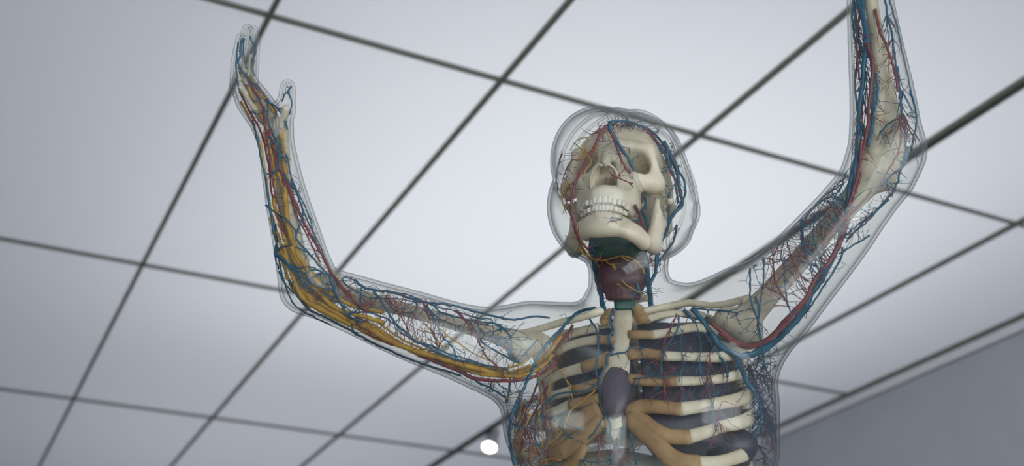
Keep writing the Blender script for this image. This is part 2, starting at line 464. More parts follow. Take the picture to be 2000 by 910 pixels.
def part(name, V, F, material, parent=None, label=None):
    """a mesh given in world coordinates, hung under the figure or one of its parts"""
    o = fast_mesh(name, np.asarray(V) - FIG_BASE, np.asarray(F), material, figure if parent is None else parent)
    if label: o['label'] = label
    return o

def nodes(rows):
    P = [at(x, y, Y) for (x, y, Y, r) in rows]
    return P, [pxm(p, row[3]) for p, row in zip(P, rows)]

def limb(rows):
    """node rows made into a smooth, finely divided path with smooth radii"""
    P, r = nodes(rows); A = np.column_stack([np.array(P), np.array(r)])
    Q = np.vstack([2 * A[0] - A[1], A, 2 * A[-1] - A[-2]]); out = []
    for i in range(1, len(Q) - 2):
        for t in (0, .25, .5, .75):
            out.append(0.5 * ((2 * Q[i]) + (-Q[i - 1] + Q[i + 1]) * t + (2 * Q[i - 1] - 5 * Q[i] + 4 * Q[i + 1] - Q[i + 2]) * t * t + (-Q[i - 1] + 3 * Q[i] - 3 * Q[i + 1] + Q[i + 2]) * t ** 3))
    out.append(A[-1]); out = np.array(out)
    return out[:, :3], out[:, 3]

TY = 1.585                 # depth of the chest axis
TYAW = math.radians(-15)
ARM_R = [(534, 250, 1.450, 35), (543, 300, 1.455, 36), (552, 350, 1.460, 39), (563, 400, 1.465, 43), (579, 460, 1.470, 48), (597, 528, 1.475, 54),
         (622, 566, 1.478, 52), (700, 597, 1.485, 58), (800, 634, 1.490, 68), (900, 668, 1.50, 75), (1000, 694, 1.515, 90), (1090, 700, 1.54, 92)]
ARM_L = [(1668, -330, 1.30, 32), (1676, -230, 1.315, 34), (1688, -100, 1.335, 38), (1699, 0, 1.36, 44), (1711, 100, 1.37, 53), (1722, 180, 1.38, 61), (1728, 250, 1.385, 67), (1724, 305, 1.39, 69),
         (1700, 362, 1.40, 66), (1665, 410, 1.415, 68), (1627, 458, 1.43, 73), (1555, 540, 1.46, 81), (1490, 608, 1.49, 90), (1420, 660, 1.535, 92)]
TORSO = [(1050, 1255, 235, .095), (910, 1257, 262, .105), (850, 1257, 262, .108), (800, 1260, 258, .108), (720, 1264, 235, .10), (660, 1262, 195, .085), (620, 1245, 130, .068), (590, 1232, 85, .055)]
def torso_rows(rows):
    z, cx, cy, ax, ay = [], [], [], [], []
    for (y, x, hp, dy) in rows:
        p = at(x, y, TY); z.append(p[2]); cx.append(p[0]); cy.append(p[1]); ax.append(pxm(p, hp)); ay.append(dy)
    return z, cx, cy, ax, ay

def rot(yaw, pitch, roll):
    return np.array((Matrix.Rotation(math.radians(yaw), 3, 'Z') @ Matrix.Rotation(math.radians(pitch), 3, 'X') @ Matrix.Rotation(math.radians(roll), 3, 'Y')))
HR = rot(-15, -9, 6)
HS = 1.13
HEAD_C = at(1191, 320, 1.482) - HR @ (HS * np.array((0, -.080, .012)))     # the eye sockets are where the photo shows them

body = Field((-0.43, 1.20, 1.86), (0.66, 1.76, 2.98), 0.0034)
def build_body(f):
    P, r = limb(ARM_R); f.chain(P, r, 0.022)
    f.cone(at(584, 574, 1.485), at(600, 560, 1.48), pxm(P[5], 27), pxm(P[5], 35), 0.03)       # olecranon
    P, r = limb(ARM_L); f.chain(P, r, 0.022)
    f.cone(at(1757, 300, 1.395), at(1730, 330, 1.40), .030, .036, 0.03)
    z, cx, cy, ax, ay = torso_rows(TORSO); f.loft(z, cx, cy, ax, ay, TYAW, 0.045)
    # neck
    f.cone(at(1228, 640, 1.575), at(1226, 480, 1.565), .060, .056, 0.02)
    f.cone(at(1226, 480, 1.56), at(1215, 380, 1.55), .056, .06, 0.02)
    # shoulder girdle
    f.cone(at(1180, 655, 1.58), at(1050, 685, 1.54), .035, .060, 0.05)
    f.cone(at(1300, 640, 1.58), at(1440, 615, 1.54), .040, .062, 0.05)
    # breasts
    f.ell(at(1080, 830, 1.50), (.066, .060, .068), rot(-15, 0, 0), 0.05)
    f.ell(at(1372, 815, 1.50), (.068, .062, .070), rot(-15, 0, 0), 0.05)
    # head: face, skull cap, pinned-up hair
    q = HEAD_C; L = lambda x, y, z: q + HR @ np.array((x, y, z))
    f.ell(at(1178, 325, 1.535), (.078, .104, .080), HR, 0.03)
    f.ell(at(1164, 402, 1.492), (.070, .076, .084), HR, 0.03)
    f.ell(at(1268, 405, 1.60), (.076, .085, .082), HR, 0.03)
    f.ell(at(1225, 320, 1.58), (.088, .09, .080), HR, 0.03)
    f.cone(L(0, -.125, -.030), L(0, -.112, .01), .012, .008, 0.03)
    f.ell(L(0, -.085, -.11), (.03, .028, .025), HR, .03)
    # hand that shows (her right)
    hp, hr = nodes([(534, 250, 1.45, 34), (516, 226, 1.45, 35), (494, 196, 1.45, 34), (478, 168, 1.45, 29)]); f.chain(hp, hr, 0.014)
    for fr in FINGERS:
        P, r = nodes(fr); f.chain(P, r, 0.0035)
    P, r = nodes(THUMB); f.chain(P, r, 0.008)
    P, r = nodes(HAND_L); f.chain(P, r, 0.012)
    for dx in (-24, -8, 8, 24):
        P, r = nodes([(1662 + dx, -430, 1.29, 14), (1660 + dx * 1.2, -500, 1.285, 12), (1655 + dx * 1.3, -560, 1.28, 10)]); f.chain(P, r, 0.005)
FINGERS = [[(466, 172, 1.425, 18), (462, 125, 1.42, 12.5), (471, 74, 1.42, 11)],
           [(476, 165, 1.44, 18), (475, 105, 1.437, 12.5), (483, 57, 1.435, 11.5)],
           [(484, 165, 1.455, 16), (489, 105, 1.453, 11.5), (494, 58, 1.45, 10.5)],
           [(490, 170, 1.47, 15), (496, 115, 1.467, 11), (499, 74, 1.465, 11)]]
THUMB = [(540, 240, 1.44, 28), (556, 215, 1.43, 23), (561, 190, 1.428, 17), (562, 170, 1.426, 16)]
HAND_L = [(1668, -330, 1.30, 34), (1664, -380, 1.295, 40), (1662, -425, 1.29, 38)]
build_body(body)
# waves of the pinned-up hair, pressed into the shell
def hair_waves(f):
    lo = at(1060, 560, 1.45); hi = at(1400, 190, 1.75)
    sl, X, Y, Z = f.sub((lo[0] - .02, 1.40, lo[2]), (hi[0] + .05, 1.76, hi[2] + .08))
    c = HEAD_C; x, y, z = X - c[0], Y - c[1], Z - c[2]
    l = [HR[0, q] * x + HR[1, q] * y + HR[2, q] * z for q in range(3)]
    wgt = np.clip((l[1] + 0.055 + 0.6 * np.maximum(l[2], 0)) / 0.05, 0, 1) * np.clip((l[2] + 0.10) / 0.03, 0, 1)
    f.D[sl] += (0.0016 * wgt * (np.sin(l[2] * 190 + 9 * np.sin(l[1] * 26) + 5 * np.sin(l[0] * 35)) + 0.6 * np.sin(l[1] * 140 + l[2] * 90))).astype(np.float32)
hair_waves(body)
V, F = body.mesh(3)
N = normals(V, F)
VI = V - N * 0.0042
VV = np.concatenate([V, VI]); FF = np.concatenate([F, F[:, ::-1] + len(V)])
part('body_shell', VV, FF, 'clear_shell', label='clear plastic skin of the figure with hollow walls')

# lower body, below the frame
lower = Field((-0.10, 1.36, 0.80), (0.46, 1.80, 1.875), 0.009)
zt = torso_rows(TORSO)
lower.loft([1.90, 1.80, 1.72, 1.60, 1.52], [zt[1][0] + .0, .176, .175, .172, .170], [1.585] * 5, [.145, .125, .135, .165, .16], [.098, .09, .095, .11, .10], TYAW, .04)
for s in (-1, 1):
    lower.chain([(0.17 + s * .085, 1.585, 1.58), (0.17 + s * .075, 1.575, 1.22), (0.17 + s * .07, 1.60, 0.90), (0.17 + s * .07, 1.60, 0.84)], [.088, .055, .038, .036], .02)
    lower.cone((0.17 + s * .07, 1.62, .835), (0.17 + s * .08, 1.50, .828), .033, .028, .02)
V, F = lower.mesh(2)
part('leg_shell', V, F, 'clear_shell', label='clear plastic hips and legs')
ped = bpy.data.objects.new('display_pedestal', box_mesh('display_pedestal', 'pedestal_paint', .6, .6, .80)); COL.objects.link(ped)
ped.location = (0.17, 1.58, 0.40); thing(ped, 'white block pedestal carrying the transparent figure', 'pedestal')

# ------------------------------------------------------------------ tubes
def smooth_path(P, step=0.004):
    P = np.asarray(P, float)
    if len(P) < 3:
        n = max(2, int(np.linalg.norm(P[-1] - P[0]) / step)); t = np.linspace(0, 1, n)[:, None]; return P[0] * (1 - t) + P[-1] * t
    out = []
    Q = np.vstack([2 * P[0] - P[1], P, 2 * P[-1] - P[-2]])
    for i in range(1, len(Q) - 2):
        n = max(2, int(np.linalg.norm(Q[i + 1] - Q[i]) / step))
        for t in np.arange(n) / n:
            out.append(0.5 * ((2 * Q[i]) + (-Q[i - 1] + Q[i + 1]) * t + (2 * Q[i - 1] - 5 * Q[i] + 4 * Q[i + 1] - Q[i + 2]) * t * t + (-Q[i - 1] + 3 * Q[i] - 3 * Q[i + 1] + Q[i + 2]) * t ** 3))
    out.append(P[-1])
    return np.array(out)

def tube(P, r, n=7, flat=None, flat_n=None):
    """P path, r radius (scalar or per point); flat < 1 squashes along flat_n"""
    P = np.asarray(P); m = len(P); r = np.broadcast_to(np.asarray(r, float), (m,))
    T = np.gradient(P, axis=0); T /= np.linalg.norm(T, axis=1, keepdims=True) + 1e-9
    U = np.zeros_like(P); u = None
    for i in range(m):
        if flat_n is not None: u = flat_n[i]
        elif u is None: u = np.cross(T[i], (0.3, 0.5, 0.8))
        u = u - T[i] * np.dot(u, T[i]); u = u / (np.linalg.norm(u) + 1e-9); U[i] = u
    B = np.cross(T, U)
    a = np.arange(n) * 2 * math.pi / n
    fl = 1.0 if flat is None else flat
    V = (P[:, None] + r[:, None, None] * (np.cos(a)[None, :, None] * U[:, None] * fl + np.sin(a)[None, :, None] * B[:, None])).reshape(-1, 3)
    V = np.vstack([V, P[0], P[-1]])
    i = np.arange(m - 1)[:, None] * n; k = np.arange(n)[None]
    F = np.stack([i + k, i + (k + 1) % n, i + n + (k + 1) % n, i + n + k], -1).reshape(-1, 4)
    c0 = m * n; k = np.arange(n)
    F = np.vstack([F, np.stack([(k + 1) % n, k, np.full(n, c0), np.full(n, c0)], 1), np.stack([(m - 1) * n + k, (m - 1) * n + (k + 1) % n, np.full(n, c0 + 1), np.full(n, c0 + 1)], 1)])
    return V, F

def tri_fix(F):
    return [tuple(dict.fromkeys(f)) for f in F.tolist()]

def tube_part(name, P, r, material, parent=None, n=7, label=None, **kw):
    V, F = tube(P, r, n, **kw)
    o = link_mesh(name, V - FIG_BASE, tri_fix(F), material, figure if parent is None else parent)
    if label: o['label'] = label
    return o

def join(tubes):
    Vs, Fs, o = [], [], 0
    for V, F in tubes:
        Vs.append(V); Fs.append(F + o); o += len(V)
    return np.vstack(Vs), np.vstack(Fs)

# photo crops in which lines were measured: name -> (x offset, y offset, scale)
CROP = {'p': (0, 0, 1), 'hand': (400, 20, 3.033), 'fore': (450, 240, 2.275), 'arm': (520, 480, 2.676), 'head': (1040, 200, 2.844), 'neck': (1040, 440, 3.792),
        'chest': (960, 580, 2.758), 'armL': (1380, 280, 2.167), 'foreL': (1580, 0, 2.167)}
def px(crop, pts):
    ox, oy, s = CROP[crop]; a = np.asarray(pts, float)
    return a[:, 0] / s + ox, a[:, 1] / s + oy

TT = np.arange(1.25, 2.15, 0.003)
def inside(xs, ys, wgt, inset=0.006):
    """points on the lines of sight, the fraction wgt of the way through the hollow body they first enter"""
    d = ray(xs, ys); P = CAM + d[:, None] * TT[None, :, None]
    s = body.sample(P) < -inset
    out = np.full(len(d), np.nan)
    wgt = np.broadcast_to(wgt, (len(d),))
    for i in range(len(d)):
        k = np.flatnonzero(s[i])
        if len(k) == 0: continue
        e = k[0]
        br = np.flatnonzero(np.diff(k) > 1); l = k[br[0]] if len(br) else k[-1]
        out[i] = TT[e] + (TT[l] - TT[e]) * wgt[i]
    ok = ~np.isnan(out)
    if not ok.any(): out[:] = 1.7
    else: out = np.interp(np.arange(len(out)), np.flatnonzero(ok), out[ok])
    return CAM + d * out[:, None]

# ------------------------------------------------------------------ rib cage surface
CAGE = [(1000, 1256, 205, .092), (880, 1256, 212, .094), (800, 1254, 208, .092), (720, 1248, 195, .086), (660, 1238, 165, .074), (620, 1228, 120, .058), (590, 1225, 90, .045)]
CZ, CCX, CCY, CAX, CAY = [np.array(q) for q in torso_rows(CAGE)]
o_ = np.argsort(CZ); CZ, CCX, CCY, CAX, CAY = CZ[o_], CCX[o_], CCY[o_], CAX[o_], CAY[o_]
CY_, SY_ = math.cos(math.radians(-18)), math.sin(math.radians(-18))
def cage_k(P):
    z = P[..., 2]; x = P[..., 0] - np.interp(z, CZ, CCX); y = P[..., 1] - np.interp(z, CZ, CCY)
    u, v = CY_ * x + SY_ * y, -SY_ * x + CY_ * y
    return np.sqrt((u / np.interp(z, CZ, CAX)) ** 2 + (v / np.interp(z, CZ, CAY)) ** 2)
def cage_pt(ang, z, s=1.0):
    """ang 0 = breastbone, + towards her left"""
    u, v = np.sin(ang) * np.interp(z, CZ, CAX) * s, -np.cos(ang) * np.interp(z, CZ, CAY) * s
    return np.stack([np.interp(z, CZ, CCX) + CY_ * u - SY_ * v, np.interp(z, CZ, CCY) + SY_ * u + CY_ * v, z + 0 * u], -1)
def cage_ang(P):
    z = P[..., 2]; x = P[..., 0] - np.interp(z, CZ, CCX); y = P[..., 1] - np.interp(z, CZ, CCY)
    u, v = CY_ * x + SY_ * y, -SY_ * x + CY_ * y
    return np.arctan2(u / np.interp(z, CZ, CAX), -v / np.interp(z, CZ, CAY))
TC = np.arange(1.40, 1.95, 0.002)
def on_cage(xs, ys, s=1.0):
    d = ray(xs, ys); P = CAM + d[:, None] * TC[None, :, None]
    K = cage_k(P); out = []
    for i in range(len(d)):
        k = np.flatnonzero(K[i] < s)
        out.append(TC[k[0]] if len(k) else TC[np.argmin(K[i])])
    return CAM + d * np.array(out)[:, None]

# ------------------------------------------------------------------ skull
def world_head(V): return HEAD_C + HS * np.asarray(V) @ HR.T
def skull():
    f = Field((-.085, -.125, -.075), (.085, .125, .135), 0.0019)
    f.ell((0, .022, .045), (.063, .086, .058), k=.0)
    f.ell((0, -.040, .050), (.053, .046, .046), k=.03)                      # forehead
    f.ell((0, -.030, .000), (.045, .050, .045), k=.02)                      # face block
    for s in (-1, 1):
        f.cone((s * .010, -.088, .034), (s * .046, -.072, .038), .0085, .007, .012)     # brow
        f.cone((s * .047, -.072, .036), (s * .056, -.056, -.004), .0075, .010, .008)    # outer orbit
        f.cone((s * .030, -.078, -.014), (s * .055, -.056, -.008), .0105, .0115, .012)  # cheek bone
        f.cone((s * .055, -.054, -.006), (s * .068, -.015, -.002), .0085, .005, .006)   # arch
        f.cone((s * .068, -.015, -.002), (s * .066, .012, .002), .005, .007, .008)
        f.cone((s * .028, -.076, -.020), (s * .030, -.062, -.044), .012, .012, .012)
        f.ell((s * .052, .034, -.008), (.012, .014, .018), k=.02)                       # mastoid
    f.ell((0, -.066, -.036), (.030, .030, .026), k=.015)                    # upper jaw
    f.cone((0, -.088, .026), (0, -.104, -.008), .0085, .0062, .010)          # nasal bones
    f.cone((-.012, -.088, .02), (-.019, -.088, -.02), .005, .006, .008)
    f.cone((.012, -.088, .02), (.019, -.088, -.02), .005, .006, .008)
    for s in (-1, 1):
        f.ell((s * .032, -.078, .012), (.0198, .052, .0168), rot(s * 10, 0, s * -8), .005, 'sub')   # eye sockets
        f.ell((s * .064, -.028, .022), (.010, .022, .026), k=.012, op='sub')                    # temple
        f.ell((s * .060, -.030, -.030), (.014, .028, .016), k=.006, op='sub')
        f.ell((s * .0066, -.099, -.029), (.0076, .060, .0105), k=.003, op='sub')                # nasal opening
        f.ell((s * .0040, -.099, -.019), (.0050, .050, .0115), k=.003, op='sub')
        f.ell((s * .031, -.0905, -.019), (.0025, .006, .0025), k=.002, op='sub')
    f.cone((0, -.080, -.012), (0, -.086, -.037), .0012, .0014, .001)        # septum
    for a in np.linspace(-1.5, 1.5, 15):                                  # tooth row of the upper jaw
        x, y = .0285 * math.sin(a), -.059 - .034 * math.cos(a)
        f.cone((x, y, -.040), (x * .98, y + .001, -.0545), .0062, .0048, .004)
    V, F = f.mesh(2)
    sk = part('skull', world_head(V), F, 'bone', label='cream skull tilted back, seen from below')
    return sk
def mandible():
    f = Field((-.075, -.115, -.125), (.075, .045, .015), 0.0019)
    arch = [(s, math.radians(a)) for s, a in ((1, 0),)]
    pts = []
    for a in np.linspace(-1.45, 1.45, 15):
        pts.append((.041 * math.sin(a) * (1 + .15 * abs(a) / 1.45), -.046 - .043 * math.cos(a)))
    for i in range(len(pts) - 1):
        (x0, y0), (x1, y1) = pts[i], pts[i + 1]
        f.cone((x0, y0, -.095), (x1, y1, -.095), .0072, .0072, .006)
        f.cone((x0 * .93, y0 + .002, -.085), (x1 * .93, y1 + .002, -.085), .0066, .0066, .008)
        if 2 < i < 11: f.cone((x0 * .80, y0 + .002, -.078), (x1 * .80, y1 + .002, -.078), .0052, .0052, .006)
    f.ell((0, -.089, -.097), (.016, .008, .009), k=.010)
    for s in (-1, 1):
        f.cone((s * .046, -.048, -.090), (s * .052, -.014, -.076), .0085, .008, .008)
        f.cone((s * .052, -.014, -.072), (s * .055, -.002, -.030), .0088, .0075, .010)
        f.cone((s * .051, -.030, -.074), (s * .054, -.022, -.030), .0070, .0060, .012)
        for u in (.3, .6): f.cone((s * .0515, -.014 - .016 * u, -.076 + .002 * u), (s * .0545, -.002 - .02 * u, -.034), .0062, .0055, .008)
        f.cone((s * .055, -.002, -.030), (s * .056, .008, -.008), .0075, .0065, .006)
        f.cone((s * .054, -.022, -.030), (s * .054, -.030, -.012), .0060, .004, .006)
    V, F = f.mesh(2)
    return part('mandible', world_head(V), F, 'bone', label='cream lower jaw')
SK = skull(); MD = mandible()
for sd in (-1, 1):
    Q = smooth_path(world_head([(sd * .0165, -.091, -.038), (sd * .0180, -.096, -.030), (sd * .0150, -.104, -.019), (sd * .007, -.110, -.013), (sd * .001, -.110, -.014)]), .002)
    tube_part('nasal_cartilage', Q, HS * .0016, 'bone', parent=SK, n=8)
def teeth(parent, upper):
    w = [.0080, .0062, .0072, .0066, .0066, .0090] if upper else [.0052, .0058, .0066, .0068, .0070, .0095]
    for s in (-1, 1):
        arc = 0.0
        for k, wi in enumerate(w):
            arc += wi / 2
            a = arc / .0375
            x, y = s * .0300 * math.sin(a), -.0610 - .0355 * math.cos(a)
            if not upper: x *= .95; y += .0025
            arc += wi / 2
            h = (.0090 if k < 3 else .0076)
            zc = (-.0588 if upper else -.0690) + (0.0006 * ((k * 7 + upper) % 3 - 1))
            ang = math.atan2(.0300 * math.cos(a) , .0355 * math.sin(a)) ; n = np.array([s * math.sin(a), -math.cos(a), 0]); t = np.array([math.cos(a), s * math.sin(a), 0])
            dep = .0038 if k < 3 else .0068
            vs, fs = [], []
            prof = [(-1, .80, .85), (-.55, 1.0, 1.0), (.35, .93, .95), (1.0, .70, .7)] if not upper else [(1, .72, .8), (.45, .94, 1.0), (-.5, 1.0, .95), (-1, .86, .55)]
            if not upper: prof = [(1, .86, .55), (.5, 1.0, .95), (-.45, .94, 1.0), (-1, .72, .8)]
            for (zz, ws, ds) in prof:
                for j in range(10):
                    b = 2 * math.pi * j / 10; cb, sb = math.cos(b), math.sin(b)
                    ex = math.copysign(abs(cb) ** .55, cb) * wi * .485 * ws; ey = math.copysign(abs(sb) ** .7, sb) * dep * ds
                    vs.append(np.array([x, y, zc + zz * h / 2]) + t * ex + n * ey)
            for i in range(3):
                for j in range(10): fs.append((i * 10 + j, i * 10 + (j + 1) % 10, i * 10 + 10 + (j + 1) % 10, i * 10 + 10 + j))
            fs.append(tuple(range(10))); fs.append(tuple(range(30, 40))[::-1])
            V = world_head(np.array(vs)) - FIG_BASE
            link_mesh('tooth', V, fs, 'tooth', parent)
teeth(SK, True); teeth(MD, False)

# ------------------------------------------------------------------ neck organs and spine
def organ(name, build, lo, hi, h, material, label=None, sm=2):
    f = Field(lo, hi, h); build(f); V, F = f.mesh(sm)
    return part(name, V, F, material, label=label)
nk = lambda x, y, dY=0.0: at(x, y, 1.545 + dY)
def larynx(f):
    f.ell(nk(1206, 487, .0), (.043, .030, .024), k=.0); f.ell(nk(1206, 468, .0), (.041, .028, .018), k=.01)
    for k, y in enumerate((460, 472, 484, 496)): f.cone(nk(1166, y + 3, -.010), nk(1246, y, -.010), .006, .006, .004)
    f.cone(nk(1208, 500), nk(1216, 575, .01), .016, .013, .01)
organ('larynx', larynx, (.05, 1.48, 2.05), (.25, 1.64, 2.36), .0022, 'larynx', 'dark green larynx and windpipe below the jaw')
def thyroid(f):
    for s in (-1, 1):
        f.ell(nk(1214 + s * 26, 535, -.004), (.015, .015, .026), k=.003)
    f.ell(nk(1214, 545, -.010), (.02, .012, .016), k=.01); f.ell(nk(1214, 530, .014), (.038, .018, .050), k=.006)
    for q in (-40, -26, -13, 0, 13, 26, 40): f.cone(nk(1212 + q, 498, -.004 - .010 * math.cos(q / 30)), nk(1217 + q * .72, 582, -.002 - .008 * math.cos(q / 30)), .0052, .0042, .002)
organ('thyroid', thyroid, (.05, 1.48, 2.0), (.27, 1.66, 2.34), .0024, 'thyroid', 'dark red thyroid and throat muscle in the neck')
def trachea(f):
    for k, y in enumerate(range(566, 606, 7)): f.cone(nk(1205, y, .0), nk(1236, y, .0), .0045, .0045, .003)
    f.cone(nk(1220, 560, .008), nk(1220, 610, .012), .013, .013, .005)
organ('trachea', trachea, (.05, 1.48, 1.95), (.27, 1.66, 2.25), .0022, 'larynx', 'green ringed windpipe above the breastbone')
def vertebra(p, s):
    f = Field(p - .05, p + .05, .003)
    f.ell(p, (.020 * s, .015 * s, .0095), k=.0); f.cone(p + (0, .015, 0), p + (0, .042 * s, -.008), .008, .005, .008)
    for q in (-1, 1): f.cone(p + (0, .014, 0), p + (q * .032 * s, .018, .002), .007, .005, .008)
    V, F = f.mesh(1); part('vertebra', V, F, 'bone')
zneck = at(1222, 430, 1.60)
for k in range(16):
    vertebra(np.array([zneck[0] + .004 * math.sin(k * .3), 1.605 + .05 * min(1, max(0, (k - 3) / 8)), zneck[2] - .021 * k - .012]), 0.85 + 0.02 * k)

# ------------------------------------------------------------------ rib cage
def strip_part(name, left, right, material, crop='chest', s0=1.03, s1=0.93, parent=None, label=None, cols=6):
    """plate lying on the rib cage between two measured edges"""
    def edge(e):
        x, y = px(crop, e); q = smooth_path(np.stack([x, y, 0 * x], 1), 4.0); t = np.linspace(0, len(q) - 1, 40); return np.stack([np.interp(t, np.arange(len(q)), q[:, k]) for k in (0, 1)], 1)
    a, b = edge(left), edge(right); m = len(a)
    u = np.linspace(0, 1, cols + 1)
    g = (a[:, None] * (1 - u[None, :, None]) + b[:, None] * u[None, :, None]).reshape(-1, 2)
    base = on_cage(g[:, 0], g[:, 1], 1.0); c = cols + 1
    z = base[:, 2]; ctr = np.stack([np.interp(z, CZ, CCX), np.interp(z, CZ, CCY), z], 1)
    rad = (base - ctr)
    prof = np.tile(np.sqrt(np.clip(1 - (2 * u - 1) ** 2, 0, 1)) ** .5, m)[:, None]
    ends = np.repeat(np.clip(np.minimum(np.arange(m), np.arange(m)[::-1]) / 2.0, 0, 1), c)[:, None]
    mid = (s0 + s1) / 2; hw = (s0 - s1) / 2
    V = np.vstack([ctr + rad * (mid + hw * prof * ends), ctr + rad * (mid - hw * prof * ends)])
    F = []
    for i in range(m - 1):
        for j in range(cols):
            q = (i * c + j, i * c + j + 1, (i + 1) * c + j + 1, (i + 1) * c + j)
            F.append(q); F.append(tuple(m * c + k for k in q[::-1]))
    o = link_mesh(name, V - FIG_BASE, F, material, figure if parent is None else parent)
    if label: o['label'] = label
    return o
strip_part('sternum', [(668, 75), (655, 120), (650, 180), (660, 240), (640, 300), (610, 340), (598, 420), (585, 490), (580, 560), (596, 620)],
           [(752, 70), (760, 120), (752, 180), (742, 240), (742, 300), (745, 350), (742, 420), (735, 500), (725, 570), (700, 630)], 'bone', s0=1.06, s1=.95, label='cream breastbone plate')
strip_part('xiphoid', [(612, 625), (610, 670), (622, 720), (645, 760), (668, 785)], [(702, 640), (708, 680), (704, 720), (694, 760), (676, 785)], 'bone', s0=1.07, s1=.96, label='cream rounded lower tip of the breastbone')
strip_part('costal_cartilage', [(640, 60), (605, 85), (585, 120), (590, 150)], [(656, 70), (640, 110), (630, 140), (606, 156)], 'cartilage', s0=1.07, s1=.93, label='brown wedge of cartilage beside the breastbone')
strip_part('costal_cartilage', [(752, 55), (765, 90), (775, 130), (790, 152)], [(785, 52), (825, 75), (850, 110), (858, 138)], 'cartilage', s0=1.07, s1=.93)

def rib(side, bone, cart=None, rb=8.0, rc=8.5, back_rise=0.05, tail=True):
    rb, rc = rb * 1.15, rc * 1.2
    x, y = px('chest', bone); P = on_cage(x, y, 1.0)
    P = smooth_path(P, .006)
    if tail:
        ang = cage_ang(P[-1:])[0]; z = P[-1, 2]
        tgt = side * math.radians(168); n = 26
        a = np.linspace(ang, tgt, n + 1)[1:]; u = np.linspace(0, 1, n + 1)[1:]
        zz = z + back_rise * np.sin(u * math.pi / 2)
        P = np.vstack([P, cage_pt(a, zz, 1.0)])
        P = smooth_path(P[::2], .008)
    ctr = np.stack([np.interp(P[:, 2], CZ, CCX), np.interp(P[:, 2], CZ, CCY), P[:, 2]], 1)
    N_ = P - ctr
    r = pxm(P[0], rb) * np.ones(len(P)); r *= 1 - 0.12 * np.sin(np.arange(len(P)) * .25)
    rb_o = tube_part('rib', P, r, 'bone', n=10, flat=.5, flat_n=N_)
    if cart:
        x, y = px('chest', cart); Q = smooth_path(on_cage(x, y, 1.01), .006)
        N2 = Q - np.stack([np.interp(Q[:, 2], CZ, CCX), np.interp(Q[:, 2], CZ, CCY), Q[:, 2]], 1)
        rr = pxm(Q[0], rc) * np.linspace(1.08, 1.0, len(Q))
        tube_part('costal_cartilage', Q, rr, 'cartilage', parent=rb_o, n=10, flat=.6, flat_n=N2)
    return rb_o
# her left side (right of the breastbone in the photo)
rib(1, [(840, 120), (930, 95), (1040, 88), (1140, 100), (1200, 120)], None, 7)
rib(1, [(862, 205), (960, 190), (1050, 170), (1130, 165), (1200, 185)], [(735, 205), (800, 203), (872, 205)], 8.5, 7.5)
rib(1, [(920, 318), (1050, 322), (1150, 325), (1240, 325)], [(735, 312), (820, 305), (930, 318)], 9.5, 9)
rib(1, [(985, 455), (1100, 452), (1200, 445), (1270, 435)], [(735, 440), (820, 450), (900, 457), (995, 455)], 9, 8.5)
rib(1, [(1010, 605), (1150, 585), (1250, 568), (1320, 555)], [(725, 625), (800, 592), (900, 592), (1020, 605)], 12.5, 11.5)
rib(1, [(1060, 755), (1180, 720), (1250, 695), (1325, 680)], [(735, 640), (800, 660), (880, 715), (960, 750), (1070, 755)], 12.5, 12.5)
rib(1, [(1110, 898), (1220, 890), (1330, 860), (1400, 830)], [(740, 640), (810, 715), (890, 790), (950, 850), (1030, 890), (1120, 900)], 13, 15)
rib(1, [(1150, 990), (1260, 985), (1380, 960)], [(900, 800), (960, 880), (1060, 960), (1160, 990)], 12, 12)
# her right side
rib(-1, [(575, 165), (500, 180), (430, 200), (390, 225)], None, 9)
rib(-1, [(585, 230), (500, 240), (410, 265), (350, 300)], [(660, 240), (620, 232), (575, 232)], 9, 8)
rib(-1, [(500, 380), (430, 398), (360, 420), (300, 455)], [(640, 325), (580, 350), (490, 382)], 10.5, 11)
rib(-1, [(450, 500), (380, 518), (320, 535), (260, 560)], [(590, 455), (530, 480), (440, 503)], 9, 9)
rib(-1, [(430, 575), (360, 605), (300, 630), (240, 640)], [(585, 545), (520, 560), (420, 580)], 9, 9)
rib(-1, [(400, 690), (320, 690), (260, 690), (210, 690)], [(585, 600), (520, 640), (460, 680), (385, 700)], 13, 17)
rib(-1, [(330, 845), (260, 845), (200, 850), (170, 850)], [(590, 650), (530, 720), (450, 790), (380, 830), (320, 845)], 13, 17)
rib(-1, [(340, 960), (260, 965), (190, 960)], [(500, 790), (460, 870), (400, 930), (330, 960)], 12, 12)

def lung(side):
    f = Field((CCX.min() - .17, 1.47, 1.80), (CCX.max() + .17, 1.70, 2.14), .0045)
    sl, X, Y, Z = f.sub(f.lo, f.lo + (f.n) * f.h)
    P = np.stack(np.broadcast_arrays(X, Y, Z), -1)
    K = cage_k(P); z = P[..., 2]
    d = (K - .86) * .085
    x = P[..., 0] - np.interp(z, CZ, CCX); y = P[..., 1] - np.interp(z, CZ, CCY)
    u = CY_ * x + SY_ * y
    d = np.maximum(d, .016 - side * u); top = at(1240, 612, TY)[2]; low = at(1240, 905 if side > 0 else 800, TY)[2]
    d = np.maximum(d, np.maximum(z - top, low - z))
    f.D[:] = d; V, F = f.mesh(6)
    part('lung', V, F, 'lung', label='dark slate lung behind her %s ribs' % ('left' if side > 0 else 'right'))
lung(1); lung(-1)
def heart(f):
    f.ell(on_cage(*px('chest', [(672, 500)]), 1.02)[0], (.0205, .013, .044), rot(-15, -14, 4), .0)
organ('heart', heart, (.0, 1.40, 1.80), (.30, 1.66, 2.2), .0026, 'heart', 'grey purple heart showing over the lower breastbone')
def liver(f):
    f.ell(at(1210, 985, 1.575), (.115, .070, .070), None, .0)
organ('liver', liver, (-.05, 1.44, 1.70), (.40, 1.70, 2.02), .004, 'liver', 'pale green liver under the ribs')
